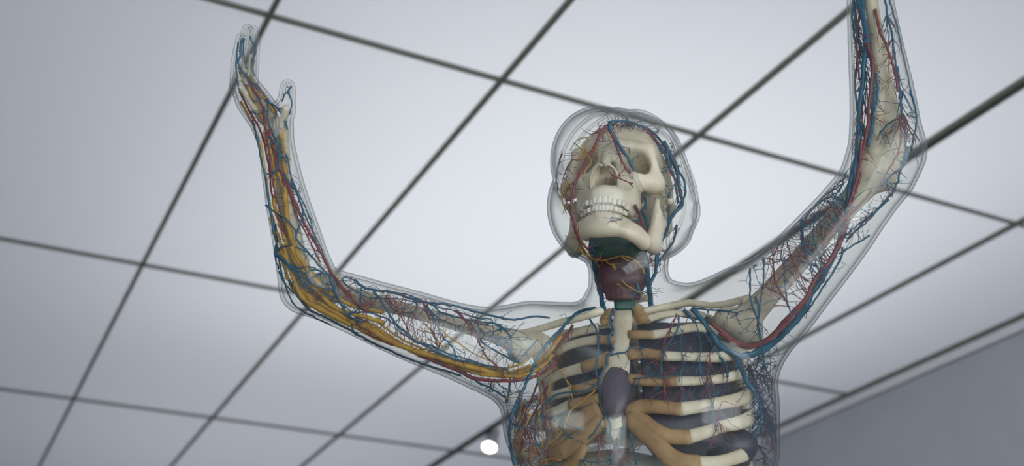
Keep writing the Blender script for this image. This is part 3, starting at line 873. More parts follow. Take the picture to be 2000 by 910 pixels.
def spleen(f):
    f.ell(on_cage(*px('chest', [(1310, 800)]), .93)[0] + (0, .02, 0), (.036, .028, .026), rot(-15, 0, -20), .0)
organ('spleen', spleen, (.15, 1.40, 1.75), (.45, 1.70, 2.1), .003, 'lung', 'dark rounded spleen at the lower left ribs')

# ------------------------------------------------------------------ shoulder and arm bones
def bone_chain(name, rows, k=.012, h=.0026, label=None, extra=None):
    P, r = nodes(rows); A = np.array(P); lo = A.min(0) - .06; hi = A.max(0) + .06
    f = Field(lo, hi, h)
    Q = smooth_path(A, .02); t = np.linspace(0, len(A) - 1, len(Q)); rr = np.interp(t, np.arange(len(A)), r)
    # radii follow the path length
    sA = np.r_[0, np.cumsum(np.linalg.norm(np.diff(A, axis=0), axis=1))]; sQ = np.r_[0, np.cumsum(np.linalg.norm(np.diff(Q, axis=0), axis=1))]
    rr = np.interp(sQ / sQ[-1], sA / sA[-1], r)
    f.chain(Q, rr, k)
    if extra: extra(f)
    V, F = f.mesh(2)
    return part(name, V, F, 'bone' if name == 'clavicle' else 'bone_dark', label=label)
bone_chain('clavicle', [(1262, 608, 1.512, 9), (1300, 600, 1.510, 8), (1345, 591, 1.515, 7.5), (1390, 597, 1.53, 7), (1430, 591, 1.545, 8), (1462, 582, 1.555, 8)], label='her left collarbone rising to the shoulder')
bone_chain('clavicle', [(1172, 608, 1.512, 9), (1145, 617, 1.515, 8), (1095, 630, 1.525, 8), (1045, 645, 1.54, 7.5), (1008, 652, 1.545, 7)], label='her right collarbone level with the shoulder')
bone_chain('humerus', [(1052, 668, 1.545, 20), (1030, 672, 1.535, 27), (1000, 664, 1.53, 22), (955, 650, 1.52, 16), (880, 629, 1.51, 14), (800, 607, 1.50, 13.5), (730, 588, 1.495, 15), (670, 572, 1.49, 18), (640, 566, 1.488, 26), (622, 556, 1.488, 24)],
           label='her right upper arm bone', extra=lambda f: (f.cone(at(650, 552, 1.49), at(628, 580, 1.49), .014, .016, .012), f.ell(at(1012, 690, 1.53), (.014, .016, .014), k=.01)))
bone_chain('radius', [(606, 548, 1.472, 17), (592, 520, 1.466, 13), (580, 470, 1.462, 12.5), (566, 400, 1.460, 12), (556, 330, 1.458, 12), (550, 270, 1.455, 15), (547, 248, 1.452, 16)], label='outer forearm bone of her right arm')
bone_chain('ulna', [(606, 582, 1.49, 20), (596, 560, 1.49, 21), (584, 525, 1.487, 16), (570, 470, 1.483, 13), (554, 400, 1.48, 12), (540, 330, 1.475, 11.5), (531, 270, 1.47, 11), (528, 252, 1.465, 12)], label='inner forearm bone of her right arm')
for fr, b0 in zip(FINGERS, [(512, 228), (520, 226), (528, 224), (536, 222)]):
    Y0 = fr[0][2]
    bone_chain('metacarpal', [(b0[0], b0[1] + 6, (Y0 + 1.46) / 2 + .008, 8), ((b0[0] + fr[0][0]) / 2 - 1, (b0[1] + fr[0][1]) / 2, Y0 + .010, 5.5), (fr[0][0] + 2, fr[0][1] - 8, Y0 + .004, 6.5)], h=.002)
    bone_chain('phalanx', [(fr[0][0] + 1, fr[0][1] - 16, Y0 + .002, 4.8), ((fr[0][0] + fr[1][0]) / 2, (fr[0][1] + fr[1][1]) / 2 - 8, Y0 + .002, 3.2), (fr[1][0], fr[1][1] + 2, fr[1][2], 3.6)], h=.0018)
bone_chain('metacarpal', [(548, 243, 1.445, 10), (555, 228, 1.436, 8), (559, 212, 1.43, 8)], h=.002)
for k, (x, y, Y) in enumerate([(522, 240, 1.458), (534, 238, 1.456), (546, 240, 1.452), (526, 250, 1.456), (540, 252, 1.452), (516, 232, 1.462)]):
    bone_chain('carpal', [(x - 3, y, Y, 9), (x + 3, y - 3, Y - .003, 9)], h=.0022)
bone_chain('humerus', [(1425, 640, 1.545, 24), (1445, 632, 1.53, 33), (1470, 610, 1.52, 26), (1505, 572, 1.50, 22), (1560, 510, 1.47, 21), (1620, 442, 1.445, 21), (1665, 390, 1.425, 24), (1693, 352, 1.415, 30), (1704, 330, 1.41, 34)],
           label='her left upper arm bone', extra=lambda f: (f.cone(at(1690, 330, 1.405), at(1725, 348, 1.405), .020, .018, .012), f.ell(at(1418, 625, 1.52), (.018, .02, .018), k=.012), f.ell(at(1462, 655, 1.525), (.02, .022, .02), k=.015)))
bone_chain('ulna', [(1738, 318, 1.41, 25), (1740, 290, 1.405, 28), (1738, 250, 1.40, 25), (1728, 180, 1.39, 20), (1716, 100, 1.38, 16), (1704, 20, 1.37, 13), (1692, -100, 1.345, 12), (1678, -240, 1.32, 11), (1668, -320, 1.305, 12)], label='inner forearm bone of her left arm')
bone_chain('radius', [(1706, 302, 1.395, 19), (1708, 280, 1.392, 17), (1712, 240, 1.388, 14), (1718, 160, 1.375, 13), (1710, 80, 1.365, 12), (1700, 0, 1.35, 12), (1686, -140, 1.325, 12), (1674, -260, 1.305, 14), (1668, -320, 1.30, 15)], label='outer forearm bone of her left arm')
def scapula(side):
    g = at(1448, 645, 1.56) if side > 0 else at(1055, 672, 1.565)
    f = Field(np.array([min(g[0], .17) - .1, 1.5, 1.88]), np.array([max(g[0], .17) + .1, 1.74, 2.2]), .0032)
    a = cage_pt(np.array([side * 2.35]), np.array([g[2] + .01]), 1.10)[0]; b = cage_pt(np.array([side * 2.15]), np.array([1.92]), 1.12)[0]
    f.cone(g, g + (side * -.01, .01, 0), .016, .014, .008)
    for u in np.linspace(0, 1, 9): f.cone(g + (0, .012, 0), a * (1 - u) + b * u, .008, .004, .010)
    f.cone(a + (0, .01, 0), at(1470, 590, 1.575) if side > 0 else at(1012, 655, 1.575), .006, .009, .01)
    V, F = f.mesh(2); part('scapula', V, F, 'bone', label='her %s shoulder blade behind the ribs' % ('left' if side > 0 else 'right'))
scapula(1); scapula(-1)

# ------------------------------------------------------------------ vessels and nerves
def vessel(kind, crop, pts, r, wgt=.3, on=None, material=None, rend=None):
    hd = crop == 'head'
    if hd: wgt, r = wgt * .35, r * 1.2
    if kind == 'nerve' and crop in ('fore', 'arm'): r *= 1.15
    if crop in ('hand', 'fore', 'arm') and kind != 'nerve': r *= 1.15
    if crop == 'neck': wgt *= .5
    if crop == 'foreL': r *= 1.2
    """one traced vessel; r in photo pixels; wgt = how deep in the hollow body it lies; on = it lies on the rib cage at that scale"""
    x, y = px(crop, pts)
    q = smooth_path(np.stack([x, y, 0 * x], 1), 6.0)
    if on is not None:
        P = on_cage(q[:, 0], q[:, 1], on)
    else:
        a = np.linspace(0, 1, len(q)); ph = rng.uniform(0, 6.3)
        P = inside(q[:, 0], q[:, 1], np.clip(wgt + (.01 if hd else .06) * np.sin(a * 7 + ph), .005, .98), .0045 if hd else .006)
    k = np.ones(9) / 9                                     # even out the depth along the run
    d = np.linalg.norm(P - CAM, axis=1); dd = np.convolve(np.pad(d, 4, mode='edge'), k, 'valid')
    P = CAM + (P - CAM) * (dd / d)[:, None]
    P = P + (rng.normal(0, .0004, P.shape))
    R = pxm(P[0], r)
    rr = np.linspace(R, pxm(P[0], rend) if rend else R * .75, len(P)) * (1 + .07 * np.sin(np.arange(len(P)) * 1.7))
    tube_part(kind, P, rr, material or kind, n=7)
    return P, R

def fits(p): return body.sample(np.asarray(p)[None])[0] < -.0055
def twig(p, d, length, r, out, depth=0, curl=.35, split=.12, pull=None):
    """a fine branch that wanders inside the hollow body and forks"""
    step = .0045; P = [np.array(p, float)]; d = d / np.linalg.norm(d); n = max(3, int(length / step))
    for i in range(n):
        d = d + rng.normal(0, curl * .5, 3) * (1, .6, 1)
        if pull is not None: d = d + pull * .12
        d /= np.linalg.norm(d); q = P[-1] + d * step
        if not fits(q):
            for _ in range(4):
                e = d + rng.normal(0, .8, 3); e /= np.linalg.norm(e); q = P[-1] + e * step
                if fits(q): d = e; break
            else: break
        P.append(q)
        if depth < 2 and i > 1 and rng.random() < split:
            twig(q, d + rng.normal(0, .7, 3) * (1, .4, 1), length * .55, r * .72, out, depth + 1, curl, split, pull)
    if len(P) > 2:
        P = np.array(P); out.append(tube(P, np.linspace(r, r * .5, len(P)), 5))
def twigs(base, n, length, r, direc, out, spread=.5, **kw):
    for _ in range(n):
        k = int(rng.integers(0, len(base))); d = np.array(direc(base[k]) if callable(direc) else direc, float) + rng.normal(0, spread, 3) * (1, .5, 1)
        twig(base[k], d, length * rng.uniform(.5, 1.2), r * rng.uniform(.7, 1.2), out, **kw)
def network(name, out, material, label):
    if not out: return
    V, F = join(out)
    o = link_mesh(name, V - FIG_BASE, tri_fix(F), material, figure); o['kind'] = 'stuff'; o['label'] = label

cap = {}
def bag(k): return cap.setdefault(k, [])
def up_photo(dx, dy): return CR * dx + CD * dy     # direction seen in the photo

# --- her right hand
H_ = 'hand'
for p, r in [([(225, 165), (210, 220), (215, 270), (195, 310), (220, 360), (260, 400), (300, 450), (330, 490), (360, 530)], 2.3),
             ([(200, 185), (190, 260), (185, 330), (195, 400), (235, 440), (262, 450)], 1.6),
             ([(265, 150), (280, 190), (300, 215), (295, 260), (275, 310), (268, 360)], 1.6),
             ([(235, 165), (228, 230), (235, 300), (250, 350)], 1.5),
             ([(308, 200), (300, 260), (285, 330), (290, 390)], 1.4),
             ([(515, 450), (490, 482), (470, 502), (455, 540)], 1.7), ([(490, 482), (508, 515), (512, 560), (500, 620)], 1.5),
             ([(360, 530), (375, 570), (370, 640), (385, 690), (420, 760), (450, 840)], 1.7),
             ([(360, 530), (410, 565), (445, 600), (470, 650), (492, 705)], 1.8), ([(190, 400), (212, 490), (242, 560), (282, 640), (300, 720)], 1.6),
             ([(250, 530), (290, 540), (330, 520)], 1.1), ([(270, 600), (320, 615), (365, 600)], 1.1), ([(420, 600), (425, 690), (425, 760), (450, 830), (480, 870)], 1.7)]:
    b, R = vessel('vein', H_, p, r, .12)
    twigs(b, 4, .018, .0006, up_photo(.3, -.6), bag('vein'))
for p, r in [([(240, 370), (290, 470), (330, 540), (350, 600), (360, 700), (400, 790), (430, 880)], 2.4), ([(205, 480), (262, 590), (312, 680), (350, 770), (370, 880)], 2.0), ([(300, 430), (380, 540), (430, 620), (440, 700)], 1.6)]:
    b, R = vessel('artery', H_, p, r, .2); twigs(b, 8, .018, .0005, up_photo(.2, -.5), bag('artery'))
for p, r in [([(270, 390), (320, 480), (400, 590), (432, 680), (448, 760), (470, 890)], 3.2), ([(212, 540), (272, 650), (322, 790), (342, 905)], 2.6), ([(250, 440), (300, 560), (360, 680), (410, 780), (440, 900)], 2.4)]:
    vessel('nerve', H_, p, r, .2)

# --- her right forearm
H_ = 'fore'
for p, r in [([(205, 30), (208, 100), (215, 150), (216, 185), (180, 230), (150, 212)], 1.7), ([(165, 55), (200, 90), (215, 130), (245, 155)], 1.5),
             ([(240, 225), (262, 270), (290, 300), (310, 350), (322, 400), (310, 450), (290, 500), (310, 540), (350, 580), (400, 640), (440, 680)], 2.0),
             ([(158, 365), (200, 400), (240, 420), (275, 460), (295, 495)], 1.7), ([(195, 580), (230, 550), (270, 545), (310, 560), (350, 580)], 1.6),
             ([(195, 580), (230, 600), (270, 640), (330, 665), (380, 652), (440, 680)], 1.8), ([(200, 590), (240, 620), (290, 670), (350, 700), (400, 730), (455, 742)], 1.6),
             ([(440, 680), (470, 760), (500, 820), (530, 860), (590, 880)], 2.1), ([(215, 660), (240, 710), (290, 760), (340, 800)], 1.6), ([(200, 450), (206, 530), (195, 580), (215, 650)], 1.6),
             ([(114, 50), (136, 150), (158, 250), (172, 350), (188, 450), (206, 550), (224, 650), (250, 740), (295, 818), (380, 868), (450, 900)], 1.8),
             ([(268, 250), (305, 340), (340, 430), (375, 500), (405, 560), (425, 610)], 1.4), ([(362, 690), (345, 720), (370, 740), (430, 760)], 1.3),
             ([(250, 140), (270, 240), (300, 310), (335, 380), (365, 470), (395, 570)], 1.3)]:
    b, R = vessel('vein', H_, p, r, .06)
    twigs(b, 5, .03, .0006, up_photo(.4, .3), bag('vein'))
for p, r in [([(175, 30), (195, 120), (210, 190), (235, 230), (265, 300), (300, 380), (330, 450), (370, 520), (410, 590), (440, 650), (480, 710), (530, 770), (600, 835)], 3.0),
             ([(150, 40), (160, 140), (175, 220), (182, 300), (200, 380), (225, 450), (242, 500)], 1.9), ([(160, 40), (172, 150), (185, 250), (205, 340), (232, 440), (246, 500)], 1.5),
             ([(230, 250), (265, 320), (290, 400), (330, 480), (370, 560), (400, 620)], 1.6)]:
    b, R = vessel('artery', H_, p, r, .15); twigs(b, 18, .03, .00055, up_photo(.5, .4), bag('artery'))
for p, r in [([(130, 80), (150, 200), (165, 300), (180, 400), (212, 500), (242, 600), (282, 700), (332, 770), (402, 820)], 2.8),
             ([(222, 30), (236, 150), (246, 250), (246, 350), (256, 450), (282, 540), (322, 620), (382, 700), (452, 760), (542, 810), (680, 842)], 4.6),
             ([(212, 220), (236, 300), (242, 380)], 2.6), ([(190, 340), (212, 420), (242, 520), (292, 620), (342, 690), (422, 750)], 3.6),
             ([(236, 540), (262, 640), (302, 730), (382, 790), (482, 850), (562, 890)], 3.8), ([(165, 60), (190, 180), (200, 300), (190, 340)], 2.0),
             ([(225, 560), (245, 660), (285, 745), (350, 805), (450, 865), (540, 905)], 3.0), ([(175, 420), (195, 500), (222, 590), (255, 690)], 2.0)]:
    vessel('nerve', H_, p, r, .2)

# --- her right upper arm
H_ = 'arm'
for p, r, w_ in [([(460, 175), (500, 210), (560, 230), (640, 240), (720, 262), (800, 290), (880, 300), (960, 310), (1040, 330), (1120, 350), (1200, 370), (1300, 385), (1400, 370), (1480, 375)], 2.4, .2),
             ([(450, 170), (410, 165), (400, 185), (430, 215), (490, 250), (540, 270), (600, 275), (680, 275), (760, 290), (820, 298)], 1.4, .2),
             ([(560, 235), (600, 290), (640, 350), (680, 410), (730, 455), (790, 500), (860, 540), (930, 570), (1000, 595), (1080, 610), (1180, 630), (1260, 640)], 2.1, .12),
             ([(820, 300), (860, 340), (900, 380), (940, 395), (970, 415)], 1.5, .2), ([(870, 310), (900, 340), (960, 360), (1050, 385), (1140, 400), (1200, 405), (1240, 430), (1280, 470)], 1.6, .2),
             ([(780, 290), (785, 320), (760, 345), (710, 350), (660, 330), (620, 280)], 1.5, .2), ([(840, 310), (880, 390), (920, 470), (970, 530), (1000, 590)], 1.6, .15),
             ([(1050, 385), (1090, 440), (1130, 500), (1180, 540), (1240, 570), (1290, 600), (1330, 595), (1370, 540), (1420, 490)], 1.8, .1),
             ([(1145, 420), (1180, 400), (1230, 430), (1275, 480), (1280, 540), (1270, 590)], 1.6, .1), ([(1230, 430), (1190, 450), (1180, 490), (1210, 520), (1250, 510), (1275, 480)], 1.6, .1),
             ([(330, 150), (350, 220), (375, 280), (410, 340), (440, 370), (450, 440), (470, 470)], 2.0, .1), ([(430, 355), (480, 345), (550, 350), (620, 375), (680, 420)], 1.7, .12),
             ([(500, 205), (495, 250), (495, 300), (470, 340), (430, 360)], 1.6, .15), ([(50, 50), (110, 90), (150, 115), (230, 110), (300, 140)], 1.6, .1),
             ([(300, 140), (250, 160), (235, 190), (270, 210), (340, 200)], 1.6, .12), ([(1000, 640), (1060, 680), (1120, 720), (1180, 750), (1230, 780), (1262, 792)], 2.1, .3),
             ([(1260, 640), (1275, 700), (1270, 760), (1250, 820)], 1.9, .2), ([(1165, 760), (1190, 700), (1220, 730), (1250, 750)], 1.4, .3),
             ([(120, 180), (170, 270), (230, 335), (320, 380), (420, 430), (520, 490), (640, 545), (740, 590), (840, 625), (940, 655), (1020, 680)], 2.3, .3),
             ([(650, 240), (720, 250), (800, 280), (900, 320), (1000, 345), (1100, 375), (1180, 385)], 1.3, .35), ([(1100, 375), (1110, 430), (1150, 470), (1210, 480), (1270, 485)], 1.3, .15),
             ([(780, 505), (860, 520), (940, 560), (1040, 590), (1130, 620)], 1.6, .15)]:
    b, R = vessel('vein', H_, p, r, w_)
    twigs(b, 9, .035, .0006, up_photo(.3, .3), bag('vein'))
for p, r in [([(740, 530), (820, 575), (920, 620), (1000, 650), (1080, 690), (1180, 705), (1340, 700), (1430, 670), (1520, 610)], 3.8), ([(270, 10), (310, 80), (350, 160), (400, 230), (450, 280), (500, 320), (530, 345)], 2.6),
             ([(620, 260), (680, 330), (720, 400), (745, 450)], 1.2), ([(830, 310), (850, 380), (870, 450), (900, 530)], 1.2), ([(990, 340), (1040, 390), (1080, 450), (1120, 520), (1150, 580), (1200, 620), (1250, 690)], 1.7),
             ([(700, 450), (760, 490), (830, 520), (900, 545)], 1.3), ([(430, 370), (520, 450), (620, 500), (740, 545)], 2.0), ([(260, 290), (330, 330), (420, 380), (520, 440), (640, 500)], 1.8)]:
    b, R = vessel('artery', H_, p, r, .15); twigs(b, 22, .04, .0005, up_photo(.1, -.7), bag('artery'))
for p, r in [([(130, 0), (160, 60), (200, 130), (240, 200), (290, 260), (350, 315), (430, 350), (520, 372), (620, 405)], 5.0),
             ([(220, 270), (300, 330), (400, 370), (500, 410), (600, 470), (700, 520), (800, 555), (900, 582), (1000, 615), (1100, 642), (1200, 662), (1340, 655), (1420, 610), (1490, 540), (1540, 470)], 5.5),
             ([(150, 190), (190, 270), (260, 320), (350, 365), (450, 415), (560, 455), (680, 505), (800, 570), (900, 602), (1000, 635), (1100, 665), (1250, 682), (1340, 680), (1430, 640), (1500, 570)], 4.2),
             ([(470, 380), (560, 420), (650, 480), (760, 540), (880, 575), (1000, 600), (1120, 630), (1240, 650)], 3.4), ([(140, 150), (165, 230), (215, 300), (300, 350), (420, 400), (540, 470), (660, 520)], 2.6),
             ([(560, 380), (680, 470), (800, 530), (920, 570)], 2.0), ([(820, 400), (880, 470), (940, 560)], 1.2), ([(900, 430), (990, 500), (1080, 560), (1160, 600)], 1.2),
             ([(1230, 650), (1300, 630), (1360, 600), (1400, 560)], 2.2), ([(1230, 660), (1310, 650), (1380, 620)], 2.2), ([(1250, 680), (1320, 672), (1390, 640)], 2.2)]:
    b, R = vessel('nerve', H_, p, r, .18); twigs(b, 4, .03, .0006, up_photo(.2, -.3), bag('nerve'))

# --- her left forearm and upper arm
H_ = 'foreL'
for p, r in [([(205, -60), (208, 0), (230, 80), (245, 160), (235, 260), (225, 360), (215, 450), (210, 540), (210, 600), (195, 690), (170, 800), (160, 900)], 4.6), ([(190, 0), (200, 120), (215, 180), (240, 240)], 2.6),
             ([(225, -40), (240, 180), (265, 260), (270, 330), (265, 420), (270, 500), (260, 580), (250, 620)], 3.6), ([(180, 40), (190, 150), (205, 230), (200, 300), (195, 380), (205, 470)], 2.0), ([(285, 310), (292, 400), (270, 480)], 2.0),
             ([(320, -20), (332, 60), (350, 140), (360, 220), (370, 300), (385, 380), (390, 460), (405, 560), (410, 640)], 2.0), ([(430, 380), (455, 500), (445, 570), (430, 640)], 1.8), ([(420, 620), (400, 700), (350, 740), (300, 790)], 2.2),
             ([(340, 0), (370, 100), (395, 220), (420, 330), (440, 430)], 1.6), ([(300, 560), (340, 520), (380, 500)], 1.6)]:
    b, R = vessel('vein', H_, p, r, .2); twigs(b, 8, .03, .0007, up_photo(.1, .5), bag('vein'))
for p, r in [([(245, 180), (270, 260), (265, 340), (255, 430), (250, 520), (235, 600), (215, 700), (190, 800), (170, 870)], 2.8), ([(280, 40), (300, 130), (330, 200), (355, 270), (370, 340), (380, 390)], 2.6), ([(200, -20), (212, 60), (202, 180), (206, 260), (215, 340)], 2.0),
             ([(380, 480), (390, 560), (375, 650), (330, 730)], 1.6)]:
    b, R = vessel('artery', H_, p, r, .15); twigs(b, 14, .035, .0006, up_photo(.3, .4), bag('artery'))
H_ = 'armL'
b1, R = vessel('vein', H_, [(645, -40), (636, 40), (628, 100), (625, 160), (610, 230), (590, 310), (570, 390), (545, 460), (510, 530), (480, 590), (440, 640), (420, 700), (370, 760), (310, 820), (250, 860), (190, 890), (130, 895), (60, 860), (20, 800)], 5.2, .25, rend=6)
b2, R = vessel('vein', H_, [(600, 300), (575, 400), (530, 480), (490, 550), (450, 620), (430, 690), (380, 740), (320, 800)], 4.0, .4)
vessel('vein', H_, [(575, 440), (570, 480), (540, 540), (500, 600), (460, 660), (420, 720)], 2.2, .2)
a1, R = vessel('artery', H_, [(600, 330), (560, 430), (520, 500), (460, 570), (430, 640), (400, 680), (340, 740), (280, 810), (210, 850), (140, 845), (70, 800), (20, 760)], 4.0, .2, rend=4.6)
vessel('artery', H_, [(655, -20), (650, 80), (650, 140), (625, 220), (600, 300), (540, 360), (490, 450)], 2.8, .15)
vessel('artery', H_, [(700, 200), (660, 250), (600, 310), (550, 370), (500, 440)], 2.2, .3)
for p, r in [([(185, 530), (183, 620), (192, 680), (215, 750), (230, 830), (245, 905)], 2.0), ([(245, 490), (238, 600), (228, 680), (222, 740)], 1.8), ([(330, 480), (330, 580), (345, 680), (360, 730)], 1.7),
             ([(400, 330), (405, 420), (430, 500), (470, 560)], 1.8), ([(840, 40), (800, 180), (740, 260), (680, 330), (620, 380), (590, 420)], 2.2), ([(770, 240), (700, 300), (620, 360), (580, 400)], 2.0), ([(690, 390), (640, 420), (590, 450), (560, 470)], 2.0),
             ([(440, 280), (410, 350), (415, 430), (440, 520), (455, 600)], 1.6), ([(470, 290), (450, 380), (470, 460), (490, 540)], 1.5), ([(590, 120), (560, 200), (480, 250), (420, 310), (400, 370)], 1.6), ([(580, 170), (500, 220), (450, 270), (380, 340), (330, 410), (310, 500)], 1.4)]:
    b, R = vessel('vein', H_, p, r, .12); twigs(b, 9, .035, .0006, up_photo(-.2, -.1), bag('vein'))
for p, r in [([(280, 490), (290, 580), (320, 640), (345, 690)], 1.7), ([(350, 380), (300, 440), (280, 490)], 1.3), ([(480, 330), (490, 420), (500, 470)], 1.5), ([(340, 420), (370, 500), (400, 560), (440, 590)], 1.4), ([(800, 200), (720, 280), (640, 360), (600, 400)], 1.7), ([(590, 140), (520, 210), (470, 300), (430, 330), (360, 380)], 1.2)]:
    b, R = vessel('artery', H_, p, r, .22); twigs(b, 14, .035, .0006, up_photo(-.2, -.2), bag('artery'))
twigs(b1[20:-40], 34, .085, .0008, up_photo(-.7, -.75), bag('vein'), spread=.35, split=.09, curl=.3)
twigs(a1[:-30], 22, .085, .0007, up_photo(-.7, -.7), bag('artery'), spread=.35, split=.09, curl=.3)

# --- head and neck
H_ = 'head'
for p, r, w_ in [([(420, 120), (450, 180), (490, 250), (530, 310), (560, 370), (590, 440), (612, 500), (630, 550), (622, 588), (600, 592)], 3.3, .06), ([(585, 560), (600, 590), (622, 630), (640, 690), (642, 745), (622, 790), (620, 850), (628, 905)], 3.4, .12),
             ([(420, 110), (500, 105), (600, 130), (660, 160), (710, 210), (750, 270), (790, 320), (812, 380), (840, 430), (850, 500), (832, 550), (800, 590)], 2.4, .25),
             ([(730, 215), (772, 300), (800, 370), (812, 450), (826, 520), (832, 570), (792, 610), (762, 660), (742, 720), (712, 780), (692, 840), (685, 905)], 3.2, .2),
             ([(745, 250), (760, 340), (790, 420), (800, 500), (815, 560)], 2.0, .15), ([(760, 500), (758, 600), (745, 690)], 1.6, .12), ([(610, 290), (640, 330), (690, 400), (750, 470)], 1.2, .1), ([(620, 200), (690, 240), (740, 300), (770, 380), (800, 440)], 1.5, .2),
             ([(440, 640), (500, 650), (560, 655), (600, 660)], .9, .04)]:
    b, R = vessel('vein', H_, p, r, w_); twigs(b, 6, .03, .0006, up_photo(-.3, .3), bag('vein'))
for p, w_ in [([(805, 680), (790, 740), (770, 790), (735, 840), (700, 885)], .4), ([(640, 190), (700, 230), (760, 300), (800, 380), (820, 460)], .3), ([(600, 250), (640, 320), (660, 370)], .08)]:
    b, R = vessel('vein', H_, p, 1.8, w_, material='vein_dark'); twigs(b, 16, .02, .0006, up_photo(.0, .3), bag('vein_dark'))
for p, r, w_ in [([(412, 130), (372, 190), (342, 250), (302, 320), (262, 390), (236, 460), (220, 540), (216, 600), (236, 680), (262, 760), (312, 820)], 2.8, .06), ([(420, 140), (450, 200), (472, 260), (500, 330), (550, 400), (582, 450), (602, 510), (612, 560)], 2.2, .05),
             ([(572, 570), (600, 640), (622, 700), (622, 770)], 2.6, .08), ([(610, 140), (680, 200), (722, 260), (747, 320), (762, 380), (792, 430), (802, 500), (812, 560)], 2.0, .2), ([(440, 400), (500, 430), (560, 450)], 1.4, .04), ([(430, 660), (500, 652), (570, 665), (610, 670)], 1.2, .03),
             ([(165, 280), (142, 350), (132, 420), (142, 490)], 1.3, .2), ([(222, 315), (192, 360), (170, 430)], 1.3, .15), ([(200, 460), (185, 510), (190, 550)], 1.3, .15)]:
    b, R = vessel('artery', H_, p, r, w_); twigs(b, 12, .022, .0006, up_photo(.1, .1), bag('artery'))
b = inside(*px('head', [(300 + 24 * k, 190 - 12 * k + (k > 5) * 10 * (k - 5)) for k in range(12)]), .2)
twigs(b, 55, .025, .0006, up_photo(.2, .1), bag('artery'), spread=.8, split=.2)
b = inside(*px('head', [(480 + 22 * k, 105 + 1.3 * k * k) for k in range(15)]), .22)
twigs(b, 55, .030, .0007, up_photo(.3, .35), bag('vein_dark'), spread=.6, split=.2)
twigs(b, 35, .030, .0007, up_photo(.3, .35), bag('artery'), spread=.6, split=.2)
for p in ([(300, 290), (270, 260), (235, 225)], [(300, 290), (330, 330), (300, 365), (275, 420)], [(300, 290), (340, 270), (370, 240)], [(300, 290), (265, 300), (240, 330)], [(300, 290), (290, 240), (310, 200)], [(195, 430), (170, 500), (165, 560), (190, 620)], [(240, 690), (270, 790), (330, 870)]):
    b, R = vessel('nerve', H_, p, 1.2, .08); twigs(b, 5, .02, .0005, up_photo(-.3, .1), bag('nerve'))
H_ = 'neck'
for p, r, w_ in [([(438, 100), (445, 200), (460, 320), (482, 420), (502, 500), (522, 595), (545, 660), (590, 720)], 5.0, .45), ([(825, 150), (845, 260), (850, 350), (860, 440), (872, 520), (875, 595), (885, 660), (900, 730)], 5.0, .45), ([(940, 160), (922, 260), (912, 350), (885, 400), (868, 450)], 3.4, .2),
             ([(600, 540), (660, 520), (720, 530), (790, 480)], 2.4, .25), ([(480, 330), (540, 400), (560, 480), (620, 540)], 2.6, .25), ([(770, 180), (760, 300), (770, 420), (790, 520)], 3.0, .25)]:
    b, R = vessel('vein', H_, p, r, w_, rend=r); twigs(b, 5, .03, .0006, up_photo(.3, .3), bag('vein'))
for p, r in [([(305, 0), (340, 100), (382, 190), (430, 250)], 2.8), ([(950, 90), (930, 180), (912, 300)], 2.6), ([(500, 230), (520, 330), (500, 420), (540, 500)], 3.2), ([(720, 280), (730, 380), (750, 470)], 3.0), ([(890, 150), (870, 230), (890, 300)], 1.2)]:
    b, R = vessel('artery', H_, p, r, .2); twigs(b, 10, .025, .0006, up_photo(.1, .4), bag('artery'))
for p, r in [([(400, 220), (440, 250), (520, 260), (600, 240), (680, 225), (760, 260), (820, 330), (832, 365)], 1.8), ([(440, 250), (490, 300), (540, 350), (565, 362)], 1.6), ([(590, 280), (640, 370), (682, 430), (760, 480), (812, 502)], 1.7),
             ([(655, 225), (700, 262), (760, 270), (815, 265)], 1.2), ([(530, 250), (600, 310), (640, 380), (630, 460)], 1.2), ([(600, 380), (610, 430), (650, 440)], 1.0), ([(340, 170), (380, 210), (420, 240)], 2.0)]:
    b, R = vessel('nerve', H_, p, r, .08); twigs(b, 3, .02, .0005, up_photo(.3, .4), bag('nerve'))

# --- chest
H_ = 'chest'
for p, r, w_ in [([(560, 60), (480, 75), (420, 120), (370, 180), (310, 240), (250, 320), (215, 400), (180, 480), (140, 560), (105, 650), (98, 760), (120, 905)], 3.4, .10),
             ([(1080, 60), (1130, 120), (1170, 180), (1230, 240), (1300, 300), (1340, 380), (1370, 450), (1420, 520)], 5.6, .22), ([(1040, 70), (1110, 150), (1165, 220), (1205, 290), (1260, 360), (1270, 430)], 3.2, .2),
             ([(1330, 330), (1400, 312), (1480, 282), (1560, 205), (1640, 115), (1700, 25)], 5.6, .25), ([(1090, 60), (1200, 70), (1280, 75), (1330, 90)], 2.0, .3), ([(1420, 0), (1440, 80), (1435, 150), (1450, 230), (1460, 330), (1490, 410)], 2.4, .2),
             ([(1370, 450), (1420, 520), (1450, 600), (1440, 700), (1400, 745)], 2.2, .3)]:
    b, R = vessel('vein', H_, p, r, w_); twigs(b, 10, .04, .0007, up_photo(.1, .6), bag('vein'))
vessel('artery', H_, [(1230, 190), (1290, 240), (1350, 262), (1430, 262), (1500, 222), (1570, 160), (1640, 82), (1700, 20)], 4.4, .18, rend=4.2)
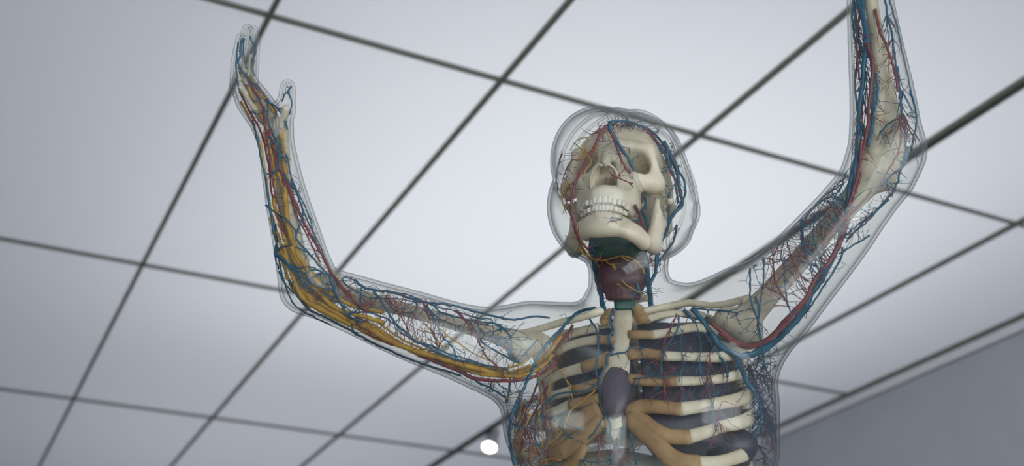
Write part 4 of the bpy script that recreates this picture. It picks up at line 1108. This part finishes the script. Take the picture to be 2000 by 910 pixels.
for p, r in [([(655, 60), (640, 120), (655, 180), (630, 220), (655, 280), (622, 320), (625, 360), (590, 420), (580, 480), (590, 560), (610, 620), (640, 680), (640, 740), (660, 800), (665, 860), (650, 905)], 2.4), ([(620, 310), (680, 305), (730, 290), (742, 268)], 1.7),
             ([(530, 120), (570, 190), (575, 300), (560, 380), (572, 440)], 2.0), ([(265, 600), (300, 560), (360, 520), (440, 512), (520, 500), (572, 460)], 2.2), ([(380, 670), (390, 720), (440, 760), (500, 772), (550, 732), (600, 650)], 2.4), ([(250, 610), (230, 700), (240, 780), (300, 840)], 1.8),
             ([(330, 640), (380, 650), (430, 700), (520, 712)], 1.8), ([(750, 730), (770, 840), (782, 905)], 2.0), ([(702, 700), (690, 780), (650, 850), (640, 900)], 2.0), ([(470, 880), (560, 890), (640, 880)], 1.6), ([(1010, 100), (1000, 180), (960, 240), (920, 320), (910, 420)], 1.7),
             ([(1030, 180), (1020, 260), (1030, 360), (1010, 460)], 1.1), ([(1100, 140), (1130, 260), (1120, 380), (1150, 480)], 1.2), ([(1180, 420), (1200, 520), (1190, 620), (1210, 720)], 1.2), ([(760, 440), (840, 430), (930, 430), (1010, 420)], 1.3), ([(280, 840), (300, 905)], 1.6), ([(240, 620), (300, 650), (350, 660)], 1.4)]:
    b, R = vessel('vein', H_, p, r, on=1.09); twigs(b, 6, .03, .0006, up_photo(.1, .5), bag('vein'))
for p, r in [([(1000, 90), (960, 180), (930, 240), (925, 330)], 1.6), ([(440, 150), (400, 210), (340, 290), (300, 360)], 3.0), ([(300, 480), (260, 560), (200, 680), (150, 780), (140, 905)], 2.4), ([(250, 460), (210, 560), (160, 680), (130, 800)], 2.2), ([(575, 740), (580, 820), (570, 905)], 1.8),
             ([(700, 380), (690, 470), (700, 560)], 1.0), ([(680, 760), (676, 840), (690, 905)], 1.6), ([(1180, 300), (1160, 400), (1170, 500)], .9), ([(1240, 560), (1220, 660), (1230, 760)], .9), ([(940, 400), (930, 500), (940, 580)], .9), ([(270, 450), (290, 520), (270, 600), (285, 660)], 1.6), ([(180, 620), (165, 720), (170, 830), (190, 905)], 1.8)]:
    b, R = vessel('artery', H_, p, r, on=1.08); twigs(b, 14, .035, .0006, up_photo(.1, .8), bag('artery'))
for p, r in [([(380, 180), (330, 250), (300, 330), (320, 420), (310, 520)], 1.6), ([(385, 170), (300, 280), (240, 390)], 3.0), ([(300, 330), (370, 400), (420, 480), (440, 560)], 1.2), ([(180, 830), (300, 800), (380, 720), (420, 620), (480, 570), (560, 500)], 2.0), ([(250, 890), (330, 870), (375, 882)], 2.2),
             ([(330, 700), (400, 740), (420, 800), (360, 850)], 1.4), ([(370, 185), (350, 230), (320, 300)], 2.0), ([(160, 600), (140, 700), (150, 800), (165, 900)], 2.0)]:
    b, R = vessel('nerve', H_, p, r, on=1.10); twigs(b, 5, .035, .0006, up_photo(.2, .5), bag('nerve'))
b = inside(*px('chest', [(1380 + 10 * k, 330 + 30 * k) for k in range(12)]), .35)
twigs(b, 90, .05, .0008, up_photo(.15, .8), bag('vein_dark'), spread=.5, split=.15)
b = inside(*px('chest', [(1440, 320), (1470, 360), (1420, 420), (1480, 600), (1460, 680), (1440, 800), (1470, 860)]), .35)
twigs(b, 50, .035, .0008, up_photo(.05, .6), bag('vein_dark'), spread=.8, split=.2); twigs(b, 20, .04, .0007, up_photo(.05, .7), bag('artery'), spread=.5)
b = on_cage(*px('chest', [(800 + 45 * k, 260 + (k % 3) * 110) for k in range(11)]), 1.08)
twigs(b, 50, .06, .0005, up_photo(.0, .9), bag('vein'), spread=.3); twigs(b, 35, .06, .0005, up_photo(.0, .9), bag('artery'), spread=.3)

b = inside(*px('chest', [(150 + 14 * k, 500 + 24 * (k % 8)) for k in range(10)]), .12)
twigs(b, 16, .10, .0008, up_photo(-.12, .9), bag('artery'), spread=.22, split=.06, curl=.2)
twigs(b, 9, .10, .0008, up_photo(-.12, .9), bag('nerve'), spread=.22, split=.06, curl=.2)
twigs(b, 9, .09, .0008, up_photo(-.1, .9), bag('vein'), spread=.3, split=.08, curl=.25)
b = inside(*px('foreL', [(200, 60), (215, 200), (240, 300), (230, 420), (220, 520)]), .3)
twigs(b, 26, .07, .0009, up_photo(.05, .9), bag('vein'), spread=.25, curl=.25); twigs(b, 14, .07, .0008, up_photo(.05, .9), bag('artery'), spread=.25, curl=.25)
b = inside(*px('foreL', [(330, 60), (355, 160), (375, 280), (395, 380), (400, 480)]), .3)
twigs(b, 22, .06, .0008, up_photo(.1, .9), bag('vein'), spread=.25, curl=.25); twigs(b, 14, .06, .0008, up_photo(.1, .9), bag('artery'), spread=.25, curl=.25)
network('fine_veins', bag('vein'), 'vein', 'mesh of hair-thin blue veins')
network('fine_dark_veins', bag('vein_dark'), 'vein_dark', 'mesh of hair-thin navy veins')
network('fine_arteries', bag('artery'), 'artery', 'mesh of hair-thin dark red arteries')
network('fine_nerves', bag('nerve'), 'nerve', 'hair-thin ochre nerve ends')
